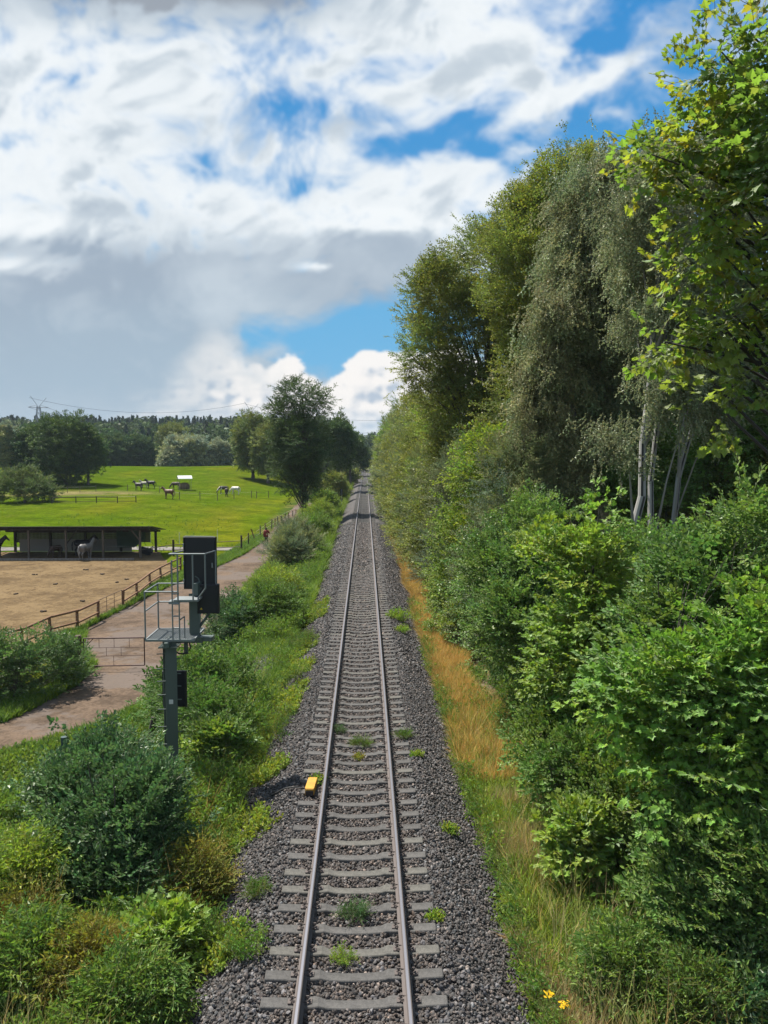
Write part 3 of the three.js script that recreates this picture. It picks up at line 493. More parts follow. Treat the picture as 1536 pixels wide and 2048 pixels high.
// near maple hanging in from beyond the frame
plant({ name: 'maple_tree', label: 'near maple with big yellow green leaves on drooping branches', seed: 160, base: G(9.6, 12.5), height: 15, trunk: 0.22, top: V(9.2, 14, -12.4), sprig: SPRIG.maple, mat: M_.maple, tones: [[1, 1, 1], [1.3, 1.1, 0.8], [0.8, 0.95, 1], [0.7, 0.85, 0.95]], clumps: 112, per: 7, clumpR: 0.25, fill: 0.1, outward: 0.4, up: -0.15, singles: 297, bark: [0.05, 0.045, 0.04], limbEvery: 0.6,
  blobs: [B(1510, 130, 12, 44, 90), B(1420, 150, 12.2, 50, 40), B(1385, 230, 12.2, 44, 26), B(1410, 310, 12.4, 80, 30), B(1310, 330, 12.4, 50, 16), B(1290, 350, 12.5, 26, 12), B(1490, 350, 12, 50, 50), B(1440, 440, 12.2, 70, 36), B(1400, 520, 12.3, 46, 34), B(1350, 655, 12.4, 60, 30), B(1430, 630, 12, 70, 36), B(1510, 590, 12, 40, 60), B(1500, 740, 11.8, 40, 30), B(1430, 810, 12, 30, 56), B(1320, 690, 12.4, 36, 16), B(1545, 280, 11.5, 40, 150), B(1600, 450, 11.5, 50, 250), B(1400, 725, 12.4, 30, 24)] });
// undergrowth: from the bridge outwards
const U = (o) => plant({ second: o.sprig === SPRIG.bush ? SPRIG.bramble : o.sprig === SPRIG.feather ? SPRIG.herb : SPRIG.bush, category: 'shrub', stems: 4, dome: true, clumpR: 0.42, bark: [0.07, 0.06, 0.045], limbEvery: 0.7, ...o });
U({ name: 'young_maple', label: 'light green young maple with a pointed crown above the thicket', category: 'tree', stems: 1, seed: 201, base: G(5.3, 19.5), height: 7.6, trunk: 0.06, top: at(1200, 1000, 19.5), sprig: SPRIG.mapleSmall, mat: M_.lime, tones: green, clumps: 95, per: 13, blobs: [B(1197, 1060, 19.5, 18, 36), B(1178, 1140, 19.5, 48, 56), B(1180, 1240, 19.4, 76, 66), B(1170, 1340, 19.2, 84, 56), B(1090, 1120, 20, 26, 36)] });
U({ name: 'hazel_shrub', label: 'large bright green shrub with broad leaves at the edge of the wood', seed: 202, base: G(6.2, 15.5), height: 8, sprig: SPRIG.hazel, mat: M_.hazel, tones: green, clumps: 150, per: 15, blobs: [B(1410, 1180, 16, 80, 60), B(1500, 1070, 16, 50, 50), B(1350, 1270, 16, 90, 70), B(1480, 1280, 15.5, 100, 100)] });
U({ name: 'maple_shrub', label: 'low maple shrub with overlapping yellow green leaf fans', seed: 203, base: G(6.0, 13.6), height: 5, sprig: SPRIG.mapleSmall, mat: M_.lime, tones: [[0.8, 0.95, 0.9], [0.95, 1, 0.8], [0.7, 0.9, 1]], clumps: 130, per: 13, up: 0, blobs: [B(1330, 1400, 14, 90, 80), B(1450, 1420, 13.6, 120, 110), B(1420, 1550, 13.4, 120, 90), B(1520, 1350, 13.6, 60, 120), B(1500, 1640, 13, 70, 90)] });
U({ name: 'elder_shrub', label: 'fresh green shrub with small leaves beside the dry path by the ballast', seed: 204, base: G(5.4, 12.5), height: 3.2, sprig: SPRIG.bush, mat: M_.hazel, tones: green, clumps: 120, per: 20, clumpR: 0.36, blobs: [B(1390, 1700, 12.8, 50, 44), B(1370, 1790, 12.5, 46, 40), B(1470, 1720, 12.4, 60, 60), B(1420, 1860, 12.2, 50, 50), B(1490, 1900, 12, 50, 44), B(1550, 1820, 11.8, 40, 100)] });
U({ name: 'bramble_bush', label: 'low yellow green bramble bush between ballast and maple shrub', seed: 205, base: G(4.4, 17), height: 2.6, sprig: SPRIG.bramble, mat: M_.herb, tones: [[1, 1, 1], [1.3, 1.15, 0.8], [0.85, 1, 1]], clumps: 90, per: 18, clumpR: 0.34, blobs: [B(1150, 1550, 17, 50, 26), B(1090, 1470, 18.6, 40, 24), B(1200, 1540, 17, 50, 36), B(1160, 1450, 19, 50, 24), B(1230, 1610, 15.8, 40, 30), B(1060, 1530, 17.6, 20, 14)] });
U({ name: 'dogwood_shrub', label: 'dense green shrub beside the dry grass strip', seed: 206, base: G(5.4, 26), height: 6.5, sprig: SPRIG.bush, mat: M_.hazel, tones: green, clumps: 150, per: 22, scale: 1.15, blobs: [B(1040, 1280, 24, 90, 90), B(1000, 1180, 26, 80, 80), B(1080, 1180, 25, 80, 90), B(1050, 1080, 27, 70, 70), B(1130, 1330, 22.5, 60, 70)] });
U({ name: 'dogwood_shrub', label: 'dark green shrub in the shade behind the young maple', seed: 207, base: G(8, 24), height: 6, sprig: SPRIG.bush, mat: M_.hazel, tones: green, clumps: 110, per: 20, scale: 1.3, blobs: [B(1270, 1150, 24, 100, 50), B(1390, 1140, 24, 80, 50), B(1300, 1240, 23, 120, 80), B(1460, 1110, 25, 90, 50)] });
U({ name: 'woodland_shrub', label: 'shaded dark shrub below the white birch trunks', seed: 208, base: G(12, 32), height: 6, sprig: SPRIG.far, mat: M_.hazel, tones: green, clumps: 90, per: 18, scale: 0.6, blobs: [B(1340, 960, 34, 100, 60), B(1460, 930, 34, 90, 90), B(1230, 1000, 33, 60, 60), B(1420, 820, 36, 100, 80)] });
// tree wall along the right of the line, from here to the bend
const wall = [[6.0, 33, 8.6, 2.0, 'willow', 0], [5.6, 38, 8.5, 2.1, 'aspen', 1], [7.4, 43, 10, 2.4, 'aspen', 0], [5.3, 45, 8.2, 2.0, 'willow', 0], [5.6, 52, 9.5, 2.3, 'aspen', 2], [5.0, 60, 8.4, 2.3, 'willow', 0], [6.6, 66, 12, 2.8, 'aspen', 1], [4.8, 69, 8, 2.2, 'aspen', 0], [5.2, 78, 10.5, 2.6, 'aspen', 2], [4.8, 88, 8.8, 2.3, 'willow', 1], [6.4, 96, 14, 3.4, 'aspen', 0], [4.6, 102, 8, 2.3, 'aspen', 0], [5.2, 116, 12.5, 2.8, 'willow', 1], [4.8, 130, 10, 2.6, 'aspen', 2], [7.0, 140, 17, 3.6, 'aspen', 0], [5.0, 152, 11, 3, 'willow', 0], [5.4, 172, 13, 3.2, 'aspen', 1], [6.4, 196, 16, 3.6, 'aspen', 0], [5.6, 218, 12, 3.4, 'willow', 0], [7, 245, 16, 4, 'aspen', 0], [6.6, 275, 13, 3.6, 'aspen', 2], [9, 310, 15, 4.5, 'aspen', 0], [13, 345, 15, 5, 'aspen', 0]];
for (const [i, [x, d, h, rr, kind, t]] of wall.entries()) {
  const far = d > 85, w = kind === 'willow', sp = d > 150 ? SPRIG.far : w ? SPRIG.willow : SPRIG.aspen;
  plant({ name: w ? 'sallow_tree' : 'trackside_tree', label: w ? 'greyish green sallow in the tree wall along the line' : 'green bushy tree in the tree wall along the line', group: w ? 'sallows along the right of the line' : 'bushy trees along the right of the line', seed: 300 + i, base: G(trackX(d) + x, d), height: h, trunk: 0.1, stems: 3, sprig: sp, mat: w ? M_.willow : t === 1 ? M_.lime : M_.aspen, tones: t === 2 ? [[1.2, 1.1, 0.8], [1, 1, 0.9]] : mixed, clumps: far ? 70 : 95, per: far ? 20 : 26, clumpR: 0.3 * rr, scale: far ? (d > 150 ? 0.9 : 1.5) : 1.15, dome: true, limbEvery: 0.4,
    blobs: [{ c: V(trackX(d) + x, H(x, -d) + h * 0.3, -d), r: V(rr, h * 0.36, rr) }, { c: V(trackX(d) + x + 0.5, H(x, -d) + h * 0.68, -d), r: V(rr * 0.85, h * 0.36, rr * 0.85) }] });
}
// low scrub at the foot of the wall
for (let i = 0; i < 22; i++) {
  const d = 34 + i * i * 0.42 + i * 2.2, x = (d > 75 ? 3.7 : 4.7) + hash3(i, 4, 4) * 0.6, h = 1.5 + 1.3 * hash3(i, 7, 1);
  U({ name: 'scrub_bush', label: 'low scrub bush at the foot of the tree wall', group: 'scrub at the foot of the tree wall', seed: 340 + i, base: G(x, d), height: h, sprig: d > 90 ? SPRIG.aspen : SPRIG.bush, mat: i % 3 ? M_.herb : M_.lime, tones: mixed, clumps: 30, per: 18, clumpR: 0.4, scale: d > 90 ? 1 : 1.4, blobs: dome(x, d, h, 1.1) });
}

// ---------------------------------------------------------------- left side of the line
U({ name: 'bramble_bush', label: 'large dark glossy bush in front of the signal mast', seed: 401, base: G(-4.7, 15.6), height: 3.4, sprig: SPRIG.bush, mat: M_.bush, tones: [[1, 1, 1], [0.85, 0.95, 1.15], [1.1, 1.1, 1]], clumps: 170, per: 22, scale: 1.1, blobs: [B(205, 1560, 17.4, 70, 36), B(150, 1600, 16.6, 50, 40), B(270, 1640, 16, 70, 60), B(200, 1690, 15.6, 70, 60), B(300, 1740, 15.4, 50, 70), B(240, 1800, 14.8, 70, 70), B(160, 1790, 14.8, 40, 40)] });
U({ name: 'bramble_bush', label: 'bramble hedge in front of the metal gate', seed: 402, base: G(-12.9, 31), height: 2.2, sprig: SPRIG.bramble, mat: M_.bush, tones: [[1.2, 1.1, 1], [1, 1, 1], [1.5, 1.3, 1]], clumps: 120, per: 18, blobs: [...dome(-14.4, 31, 2.2, 1.8, 1.4), ...dome(-12.6, 32.2, 1.9, 1.3, 1.1), ...dome(-15.5, 33, 2, 1.6), ...dome(-12.2, 34, 1.2, 0.8)] });
U({ name: 'bramble_bush', label: 'sprawling bramble on the bank behind the signal mast', seed: 403, base: G(-4.6, 25.5), height: 1.7, sprig: SPRIG.bramble, mat: M_.herb, tones: [[0.8, 0.9, 1], [1, 1, 1], [0.7, 0.85, 1]], clumps: 120, per: 18, blobs: [...dome(-4.4, 23.5, 1.6, 0.9, 1.3), ...dome(-5.4, 26.5, 1.7, 1.0, 1.5), ...dome(-4.3, 27.5, 1.3, 0.7, 1.2), ...dome(-6.2, 29, 1.4, 0.8, 1.4)] });
for (const [i, [x, d, h, rr, m, sp, label]] of [
  [-5.9, 38.5, 1.9, 1.0, 'bush', 'bush', 'dark rounded bush beside the dirt path, close to the lime weeds'], [-4.4, 40, 1.8, 1.2, 'herb', 'herb', 'lush green bush by the ballast just beyond the spoil heap'], [-4.7, 44.5, 2.0, 1.2, 'lime', 'herb', 'bright green bush between path and track'],
  [-5.2, 59, 2.6, 1.3, 'willow', 'willow', 'pale sallow bush on the bank before the lone tree'], [-5.4, 66, 2.9, 1.5, 'willow', 'willow', 'pale grey green sallow in the shade of the lone tree'], [-4.6, 78, 2.2, 1.5, 'herb', 'herb', 'green bush in the shadow on the ballast edge'], [-4.9, 92, 2.2, 1.4, 'lime', 'herb', 'yellowish bush before the first marker board'],
  [-5.3, 112, 2.4, 1.5, 'herb', 'aspen', 'green bush beside the first marker board'], [-4.9, 136, 4.2, 1.6, 'aspen', 'aspen', 'small upright tree between the two marker boards'], [-5.4, 165, 2.6, 1.8, 'lime', 'aspen', 'low bush before the second marker board'], [-5.2, 205, 4.5, 2.2, 'farLight', 'far', 'spreading bush beyond the second marker board'], [-5.6, 250, 5, 2.6, 'silver', 'far', 'pale bush near the far crossing'], [-7.5, 300, 6, 3.2, 'silver', 'far', 'pale willow just beyond the far crossing']].entries())
  U({ name: 'bank_shrub', label, seed: 420 + i, base: G(x, d), height: h, sprig: SPRIG[sp], mat: M_[m], tones: mixed, clumps: 46, per: 18, clumpR: 0.3 + h * 0.05, scale: d > 80 ? 1.5 : d > 50 ? 1.3 : 1.1, blobs: dome(x, d, h, rr) });
for (const [i, [px, py, dd, rx, ry, sp, m, label, per]] of [
  [60, 1720, 14.6, 50, 60, 'herb', 'lime', 'light green leafy weed bush left of the big dark bush', 20], [70, 1930, 12.4, 70, 60, 'herb', 'herb', 'lush nettle clump below the light green weed bush', 22], [330, 1900, 12.9, 30, 46, 'mapleSmall', 'lime', 'fresh green sapling at the left edge of the ballast', 10], [385, 1770, 14.9, 26, 26, 'feather', 'gold', 'yellowing weed bush between the dark bush and the ballast', 30], [170, 1950, 12.2, 60, 40, 'feather', 'gold', 'olive yellow weed clump in front of the big dark bush', 30], [250, 2010, 11.5, 60, 30, 'herb', 'herb', 'low leafy weeds before the olive weed clump', 22], [430, 1480, 21.5, 50, 40, 'hazel', 'herb', 'broad leaved bramble right of the signal mast', 14], [30, 1850, 13.4, 40, 40, 'feather', 'gold', 'golden weed patch behind the nettle clump', 30]].entries()) {
  const bl = B(px, py, dd, rx * 0.72, ry * 0.72), base = V(bl.c.x, H(bl.c.x, bl.c.z), bl.c.z), h = Math.max(0.5, bl.c.y + bl.r.y - base.y);
  U({ name: 'weed_bush', label, seed: 520 + i, base, height: h, sprig: SPRIG[sp], mat: M_[m], tones: mixed, clumps: Math.round(16 + rx * 0.5), per, clumpR: 0.26, limbEvery: 0.5, blobs: [{ c: bl.c.clone().setY(lerp(base.y, bl.c.y, 0.72)), r: bl.r }, { c: bl.c.clone().setY((bl.c.y + base.y) / 2), r: V(bl.r.x * 0.9, Math.max(0.2, (bl.c.y - base.y) * 0.5), bl.r.z * 0.9) }] });
}
for (const [i, [px, py, dd, rx, ry, sp, m, label, per]] of [
  [1160, 1650, 15.2, 26, 22, 'mapleSmall', 'lime', 'bright maple seedlings in front of the bramble by the right ballast', 10], [1250, 1930, 11.9, 40, 30, 'herb', 'herb', 'low herb clump beside the tall ragwort', 20], [1390, 1990, 11.3, 50, 22, 'feather', 'herb', 'tall grassy weeds under the fresh green shrub', 26], [1500, 2010, 11.1, 40, 24, 'bush', 'bush', 'dark leaves at the foot of the fresh green shrub', 24]].entries()) {
  const bl = B(px, py, dd, rx * 0.72, ry * 0.72), base = V(bl.c.x, H(bl.c.x, bl.c.z), bl.c.z), h = Math.max(0.4, bl.c.y + bl.r.y - base.y);
  U({ name: 'weed_bush', label, seed: 560 + i, base, height: h, sprig: SPRIG[sp], mat: M_[m], tones: mixed, clumps: Math.round(14 + rx * 0.5), per, clumpR: 0.24, limbEvery: 0.5, blobs: [{ c: bl.c.clone().setY(lerp(base.y, bl.c.y, 0.72)), r: bl.r }, { c: bl.c.clone().setY((bl.c.y + base.y) / 2), r: V(bl.r.x * 0.9, Math.max(0.2, (bl.c.y - base.y) * 0.5), bl.r.z * 0.9) }] });
}
plant({ name: 'birch_tree', label: 'lone tall dark tree standing beside the dirt path', seed: 450, base: G(-7.3, 104), height: 18.5, trunk: 0.42, top: at(605, 790, 104), sprig: SPRIG.aspen, mat: M_.far, bark: [0.08, 0.065, 0.05], tones: [[1, 1, 1], [1.2, 1.15, 1], [0.8, 0.9, 1], [1.3, 1.2, 1]], clumps: 150, per: 22, clumpR: 0.75, scale: 1.4, up: 0.0, outward: 0.6, blobs: [B(598, 795, 104, 36, 32), B(570, 842, 104, 34, 40), B(634, 838, 104, 32, 40), B(600, 885, 103, 58, 44), B(572, 930, 103, 38, 28), B(634, 920, 104, 38, 36), B(596, 968, 103, 32, 18), B(645, 805, 105, 14, 16)] });
for (const [i, [px, py, d, rx, ry, m, label]] of [
  [680, 880, 160, 24, 34, 'far', 'dark tree behind the lone tree beside the line'], [700, 900, 190, 26, 26, 'far', 'dark tree farther down the left of the line'], [716, 918, 260, 22, 18, 'far', 'dark tree near the far crossing left of the line'],
  [505, 875, 195, 36, 46, 'farLight', 'tall light green poplar left of the lone tree'], [535, 890, 188, 28, 40, 'farLight', 'light green tree just behind the lone tree'],
  [130, 890, 172, 58, 54, 'far', 'massive dark oak standing in the meadow'], [70, 905, 178, 40, 45, 'far', 'dark tree close against the massive oak'], [18, 900, 178, 30, 46, 'silver', 'pale topped tree at the far end of the meadow trees'], [175, 905, 172, 26, 40, 'far', 'dark tree on the sunny flank of the massive oak'],
  [372, 910, 255, 38, 32, 'silver', 'round pale willow behind the meadow crest'], [340, 925, 250, 16, 18, 'silver', 'small pale bush leaning on the round willow'], [432, 910, 262, 18, 22, 'silver', 'pale shrub group behind the meadow crest'], [415, 928, 258, 12, 10, 'silver', 'lowest pale shrub behind the meadow crest'], [455, 918, 264, 22, 24, 'silver', 'greyish shrub beside the light green poplar'],
  [225, 905, 275, 36, 26, 'far', 'dark rounded tree at the foot of the forest beyond the oak'], [275, 905, 275, 30, 26, 'far', 'dark rounded tree at the foot of the forest beside the willow'], [350, 880, 300, 34, 28, 'farLight', 'green tree at the forest edge above the willow']].entries()) {
  const b = B(px, py, d, rx, ry), base = V(b.c.x, H(b.c.x, b.c.z), b.c.z), h = b.c.y + b.r.y - base.y;
  plant({ name: 'meadow_tree', label, category: ry < 23 ? 'shrub' : 'tree', seed: 470 + i, base, height: h, trunk: 0.1 + h * 0.018, sprig: SPRIG.farther, mat: M_[m], tones: mixed, clumps: Math.round(60 + rx * 1.6), per: 20, clumpR: 0.11 * (b.r.x + b.r.y) + 0.3, scale: d > 220 ? 0.75 : 0.55, limbEvery: 0.4, dome: py > 890, blobs: [b, { c: b.c.clone().add(V(0, -b.r.y * 0.5, 0)), r: b.r.clone().multiplyScalar(0.85) }, ...(ry > 60 ? [B(px + 20, py + 30, d, rx, 40), B(px - 10, py - 24, d, 36, 34)] : [])] });
}
U({ name: 'meadow_bush', label: 'wide rounded bush in the meadow before the dark oak', seed: 495, base: onGround(52, 1006), height: 5.6, sprig: SPRIG.far, mat: M_.farLight, tones: [[0.7, 0.8, 0.9], [0.9, 0.9, 0.9]], clumps: 90, per: 18, clumpR: 0.7, scale: 0.7, blobs: [B(50, 975, 130, 46, 36), B(20, 985, 130, 26, 26), B(85, 990, 130, 20, 18)] });

// ---------------------------------------------------------------- bodies from joints: smooth union of tapered capsules, meshed with marching cubes
const capsule = (p, a, b, ra, rb) => { const ab = b.clone().sub(a), t = clamp(p.clone().sub(a).dot(ab) / ab.lengthSq()); return p.distanceTo(a.clone().addScaledVector(ab, t)) - lerp(ra, rb, t); };
const smin = (a, b, k) => { const h = Math.max(k - Math.abs(a - b), 0) / k; return Math.min(a, b) - h * h * k * 0.25; };
function bodyGeo(bones, lo, hi, N, k) {
  const mc = new MarchingCubes(N, new THREE.MeshBasicMaterial(), false, false, 60000), c = lo.clone().add(hi).multiplyScalar(0.5), h = hi.clone().sub(lo).multiplyScalar(0.5), p = V(0, 0, 0);
  mc.isolation = 0;
  for (let z = 0; z < N; z++) for (let y = 0; y < N; y++) for (let x = 0; x < N; x++) {
    p.set(c.x + h.x * (x - N / 2) / (N / 2), c.y + h.y * (y - N / 2) / (N / 2), c.z + h.z * (z - N / 2) / (N / 2));
    let d = 9; for (const [a, b, ra, rb] of bones) d = smin(d, capsule(p, a, b, ra, rb), k);
    mc.field[x + y * N + z * N * N] = -d;
  }
  mc.update();
  const n = mc.count * 3, g = new THREE.BufferGeometry(), pos = new Float32Array(n);
  for (let i = 0; i < n; i += 3) { pos[i] = c.x + h.x * mc.positionArray[i]; pos[i + 1] = c.y + h.y * mc.positionArray[i + 1]; pos[i + 2] = c.z + h.z * mc.positionArray[i + 2]; }
  const nor = new Float32Array(mc.normalArray.subarray(0, n));
  for (let i = 0; i < n; i += 3) { const v = V(nor[i] / h.x, nor[i + 1] / h.y, nor[i + 2] / h.z).normalize(); nor[i] = v.x; nor[i + 1] = v.y; nor[i + 2] = v.z; }
  g.setAttribute('position', new THREE.BufferAttribute(pos, 3)); g.setAttribute('normal', new THREE.BufferAttribute(nor, 3)); return g;
}
function horseShape(graze, stride) {                                     // faces +x, withers about 1.5 m
  const b = [], add = (a, c, ra, rc) => b.push([V(...a), V(...c), ra, rc]);
  add([0.48, 1.15, 0], [0.0, 1.1, 0], 0.25, 0.29); add([0.0, 1.1, 0], [-0.55, 1.2, 0], 0.28, 0.25); add([0.42, 1.34, 0], [-0.5, 1.32, 0], 0.12, 0.13);
  for (const s of [-1, 1]) { add([0.46, 1.08, s * 0.13], [0.46, 0.82, s * 0.14], 0.17, 0.1); add([-0.55, 1.12, s * 0.13], [-0.46, 0.84, s * 0.15], 0.2, 0.13); }
  let head;
  if (graze) { add([0.58, 1.24, 0], [0.98, 0.82, 0], 0.2, 0.13); add([0.98, 0.82, 0], [1.12, 0.6, 0], 0.13, 0.105); add([1.12, 0.6, 0], [1.3, 0.24, 0], 0.115, 0.06); head = [1.08, 0.72]; }
  else { add([0.58, 1.25, 0], [0.92, 1.6, 0], 0.2, 0.13); add([0.92, 1.6, 0], [1.03, 1.76, 0], 0.13, 0.105); add([1.03, 1.75, 0], [1.34, 1.48, 0], 0.115, 0.06); head = [0.99, 1.84]; }
  for (const s of [-1, 1]) add([head[0], head[1] - 0.02, s * 0.05], [head[0] + 0.02, head[1] + 0.1, s * 0.07], 0.035, 0.014);
  for (const [s, o] of [[-1, stride], [1, -stride]]) {
    add([0.46, 0.85, s * 0.14], [0.47 + o * 0.5, 0.5, s * 0.14], 0.085, 0.058); add([0.47 + o * 0.5, 0.5, s * 0.14], [0.46 + o, 0.12, s * 0.14], 0.05, 0.042); add([0.46 + o, 0.11, s * 0.14], [0.5 + o, 0.035, s * 0.14], 0.046, 0.06);
    add([-0.46, 0.86, s * 0.15], [-0.66 - o * 0.4, 0.55, s * 0.14], 0.11, 0.06); add([-0.66 - o * 0.4, 0.55, s * 0.14], [-0.62 - o, 0.13, s * 0.14], 0.055, 0.043); add([-0.62 - o, 0.12, s * 0.14], [-0.57 - o, 0.035, s * 0.14], 0.047, 0.06);
  }
  return bodyGeo(b, V(-1.05, -0.06, -0.5), V(1.5, 2.06, 0.5), 56, 0.09);
}
const horseGeo = { up: horseShape(false, 0.05), graze: horseShape(true, 0.1) };
const tailGeo = tubeGeo([V(-0.78, 1.32, 0), V(-0.9, 1.22, 0), V(-0.95, 0.95, 0), V(-0.93, 0.6, 0.02), V(-0.92, 0.42, 0.02)], [0.04, 0.055, 0.075, 0.06, 0.015], 7);
const maneGeo = { up: tubeGeo([V(0.5, 1.46, 0.03), V(0.72, 1.64, 0.04), V(0.92, 1.8, 0.03), V(1.02, 1.88, 0), V(1.14, 1.78, 0)], [0.03, 0.06, 0.06, 0.04, 0.015], 6), graze: tubeGeo([V(0.5, 1.42, 0.03), V(0.8, 1.2, 0.04), V(1.05, 0.92, 0.03), V(1.16, 0.74, 0), V(1.2, 0.6, 0)], [0.03, 0.06, 0.06, 0.045, 0.015], 6) };
const coat = (c) => mat({ color: c, roughness: 0.55 });
function horse(pos, turn, pose, body, hair, label, size = 1, patch) {     // turn 0 faces right
  const g = group(pos.x, pos.y, pos.z, turn); g.scale.setScalar(size);
  top(g, 'horse', label, 'horse');
  let geo = horseGeo[pose], m = coat(body);
  if (patch) { geo = geo.clone(); const p = geo.attributes.position, c = new Float32Array(p.count * 3); for (let i = 0; i < p.count; i++) c.set(fbm(p.getX(i) * 2.2 + patch[3], p.getY(i) * 2.2, p.getZ(i) * 2.2, 2) + (p.getY(i) < 0.7 ? 0.08 : 0) > 0.5 ? body : patch.slice(0, 3), i * 3); geo.setAttribute('color', new THREE.BufferAttribute(c, 3)); m = mat({ vertexColors: true, roughness: 0.55 }); }
  part('body', geo, m, g); part('tail', tailGeo, coat(hair), g); part('mane', maneGeo[pose], coat(hair), g);
  shadow(g); return g;
}
const Pi = Math.PI, black = [0.012, 0.011, 0.011], brownH = [0.05, 0.026, 0.014], bayH = [0.12, 0.05, 0.022], whiteH = [0.62, 0.58, 0.52], greyH = [0.15, 0.142, 0.135];

// ---------------------------------------------------------------- railway signal on the left bank
const galv = mat({ color: [0.19, 0.21, 0.215], roughness: 0.55, metalness: 0.5 }), mastPaint = mat({ color: [0.075, 0.1, 0.09], roughness: 0.55, metalness: 0.2 }), signalBlack = mat({ color: [0.006, 0.007, 0.011], roughness: 0.6 });
{
  const d0 = 20.5, bx = at(343, 1500, d0).x, base = G(bx, d0), g = group(base.x, base.y, base.z);
  const Q = (px, py, d = d0) => at(px, py, d).sub(base), L = (x, y, z) => V(x, y, z);
  top(g, 'railway_signal', 'dark railway signal on a steel mast with caged service platforms', 'signal');
  const bars = (list, r = 0.02) => merged(list.map(([a, b]) => barGeo(a, b, r)));
  const yp = Q(291, 1281, 20.3).y, xl = Q(291, 1281, 20.3).x, xr = Q(388, 1281, 20.3).x, zf = 0.2, zb = -1.1;
  // H-section mast
  const hs = new THREE.Shape(); [[-0.14, -0.14], [0.14, -0.14], [0.14, -0.12], [0.01, -0.12], [0.01, 0.12], [0.14, 0.12], [0.14, 0.14], [-0.14, 0.14], [-0.14, 0.12], [-0.01, 0.12], [-0.01, -0.12], [-0.14, -0.12]].forEach(([x, y], i) => (i ? hs.lineTo(x, y) : hs.moveTo(x, y)));
  const beam = (h, turn) => new THREE.ExtrudeGeometry(hs, { depth: h, bevelEnabled: false }).rotateX(-Pi / 2).rotateY(turn);
  part('mast', beam(yp + 0.22, 0.45).translate(0, -0.2, 0), mastPaint, g);
  part('foundation', boxGeo(0.7, 0.45, 0.7, 0, -0.05, 0, 0.03), concretes[0], g);
  const ux = Q(388, 1230, 20.9).x, uy = Q(388, 1193, 20.9).y;
  part('upper_mast', beam(uy + 0.05 - yp, 0.3).scale(0.85, 1, 0.85).translate(ux, yp, -0.45), mastPaint, g);
  part('cross_beam', merged([boxGeo(xr - xl * 0.15, 0.14, 0.12, (xr + xl * 0.15) / 2 + 0.12, yp - 0.1, -0.3), boxGeo(0.12, 0.12, 1.5, 0, yp - 0.1, -0.42), boxGeo(0.4, 0.1, 0.3, xr + 0.15, yp - 0.09, -0.45)]), mastPaint, g);
  part('brace', barGeo(L(ux + 0.05, yp + 0.1, -0.5), L(ux + 0.42, yp + 0.62, -0.55), 0.04), mastPaint, g);
  part('lower_platform', merged([boxGeo(xr - xl, 0.06, 0.03, (xl + xr) / 2, yp, zf), boxGeo(xr - xl, 0.06, 0.03, (xl + xr) / 2, yp, zb), boxGeo(0.03, 0.06, zf - zb, xl, yp, (zf + zb) / 2), boxGeo(0.03, 0.06, zf - zb, xr, yp, (zf + zb) / 2)]), galv, g);
  const bl = []; for (let k = 1; k < 30; k++) bl.push(boxGeo(xr - xl - 0.03, 0.03, 0.006, (xl + xr) / 2, yp, lerp(zb, zf, k / 30), 0.001)); for (let k = 1; k < 22; k++) bl.push(boxGeo(0.006, 0.026, zf - zb - 0.03, lerp(xl, xr, k / 22), yp - 0.002, (zf + zb) / 2, 0.001));
  part('grating', merged(bl), galv, g).userData.kind = 'stuff';
  const yt = yp + 1.2, ym = yp + 0.72, xm = Q(345, 1230, 20.3).x, xm2 = Q(357, 1230, 20.3).x;
  part('lower_railing', bars([[L(xl, yp, zf), L(xl, yt, zf)], [L(xl, yp, zb), L(xl, yt, zb)], [L(xl, yt, zf), L(xl, yt, zb)], [L(xl, ym, zf), L(xl, ym, zb)], [L(xl, yt, zb), L(xr - 0.1, yt, zb)], [L(xl, ym, zb), L(xr - 0.1, ym, zb)], [L(xl, yt, zf), L(xm2, yt, zf)], [L(xr - 0.1, yp, zb), L(xr - 0.1, yt, zb)]]), galv, g);
  part('ladder', bars([[L(xm, yp, zf), L(xm, uy + 1.0, zf)], [L(xm2 + 0.02, yp, zf), L(xm2 + 0.02, uy + 0.02, zf)], ...[0.3, 0.6, 0.9, 1.15].map((h) => [L(xm, yp + h, zf), L(xm2 + 0.02, yp + h, zf)])], 0.018), galv, g);
  part('grab_rail', bars([[L(xm2 + 0.1, yp, 0), L(xm2 + 0.1, yp + 0.55, 0)], [L(xm2 + 0.1, yp + 0.55, 0), L(xm2 + 0.02, yp + 0.5, zf)]], 0.016), galv, g);
  const ul = xm2 - 0.12, ur = xr + 0.12, ut = uy + 1.15;
  part('upper_platform', merged([boxGeo(ur - ul, 0.05, 0.5, (ul + ur) / 2, uy, -0.05), boxGeo(0.24, 0.07, 0.3, ul, uy - 0.05, 0.05)]), galv, g);
  const bw = Q(433, 1100, 21.1).x;
  part('upper_cage', bars([[L(xm2, uy, 0.22), L(xm2, ut, 0.22)], [L(xr, uy, 0.22), L(xr, ut, 0.22)], [L(ul - 0.08, ut, 0.22), L(ur + 0.18, ut, 0.22)], [L(ur + 0.18, ut, 0.22), L(bw, ut, -0.45)], [L(ul - 0.08, ut, 0.22), L(ul + 0.12, ut, -0.45)], [L(ur + 0.18, uy + 0.3, 0.2), L(ur + 0.18, ut, 0.22)], [L(bw, uy, -0.45), L(bw, ut, -0.45)], [L(ur + 0.18, uy + 0.3, 0.2), L(ur - 0.05, uy, 0.1)]], 0.021), galv, g);
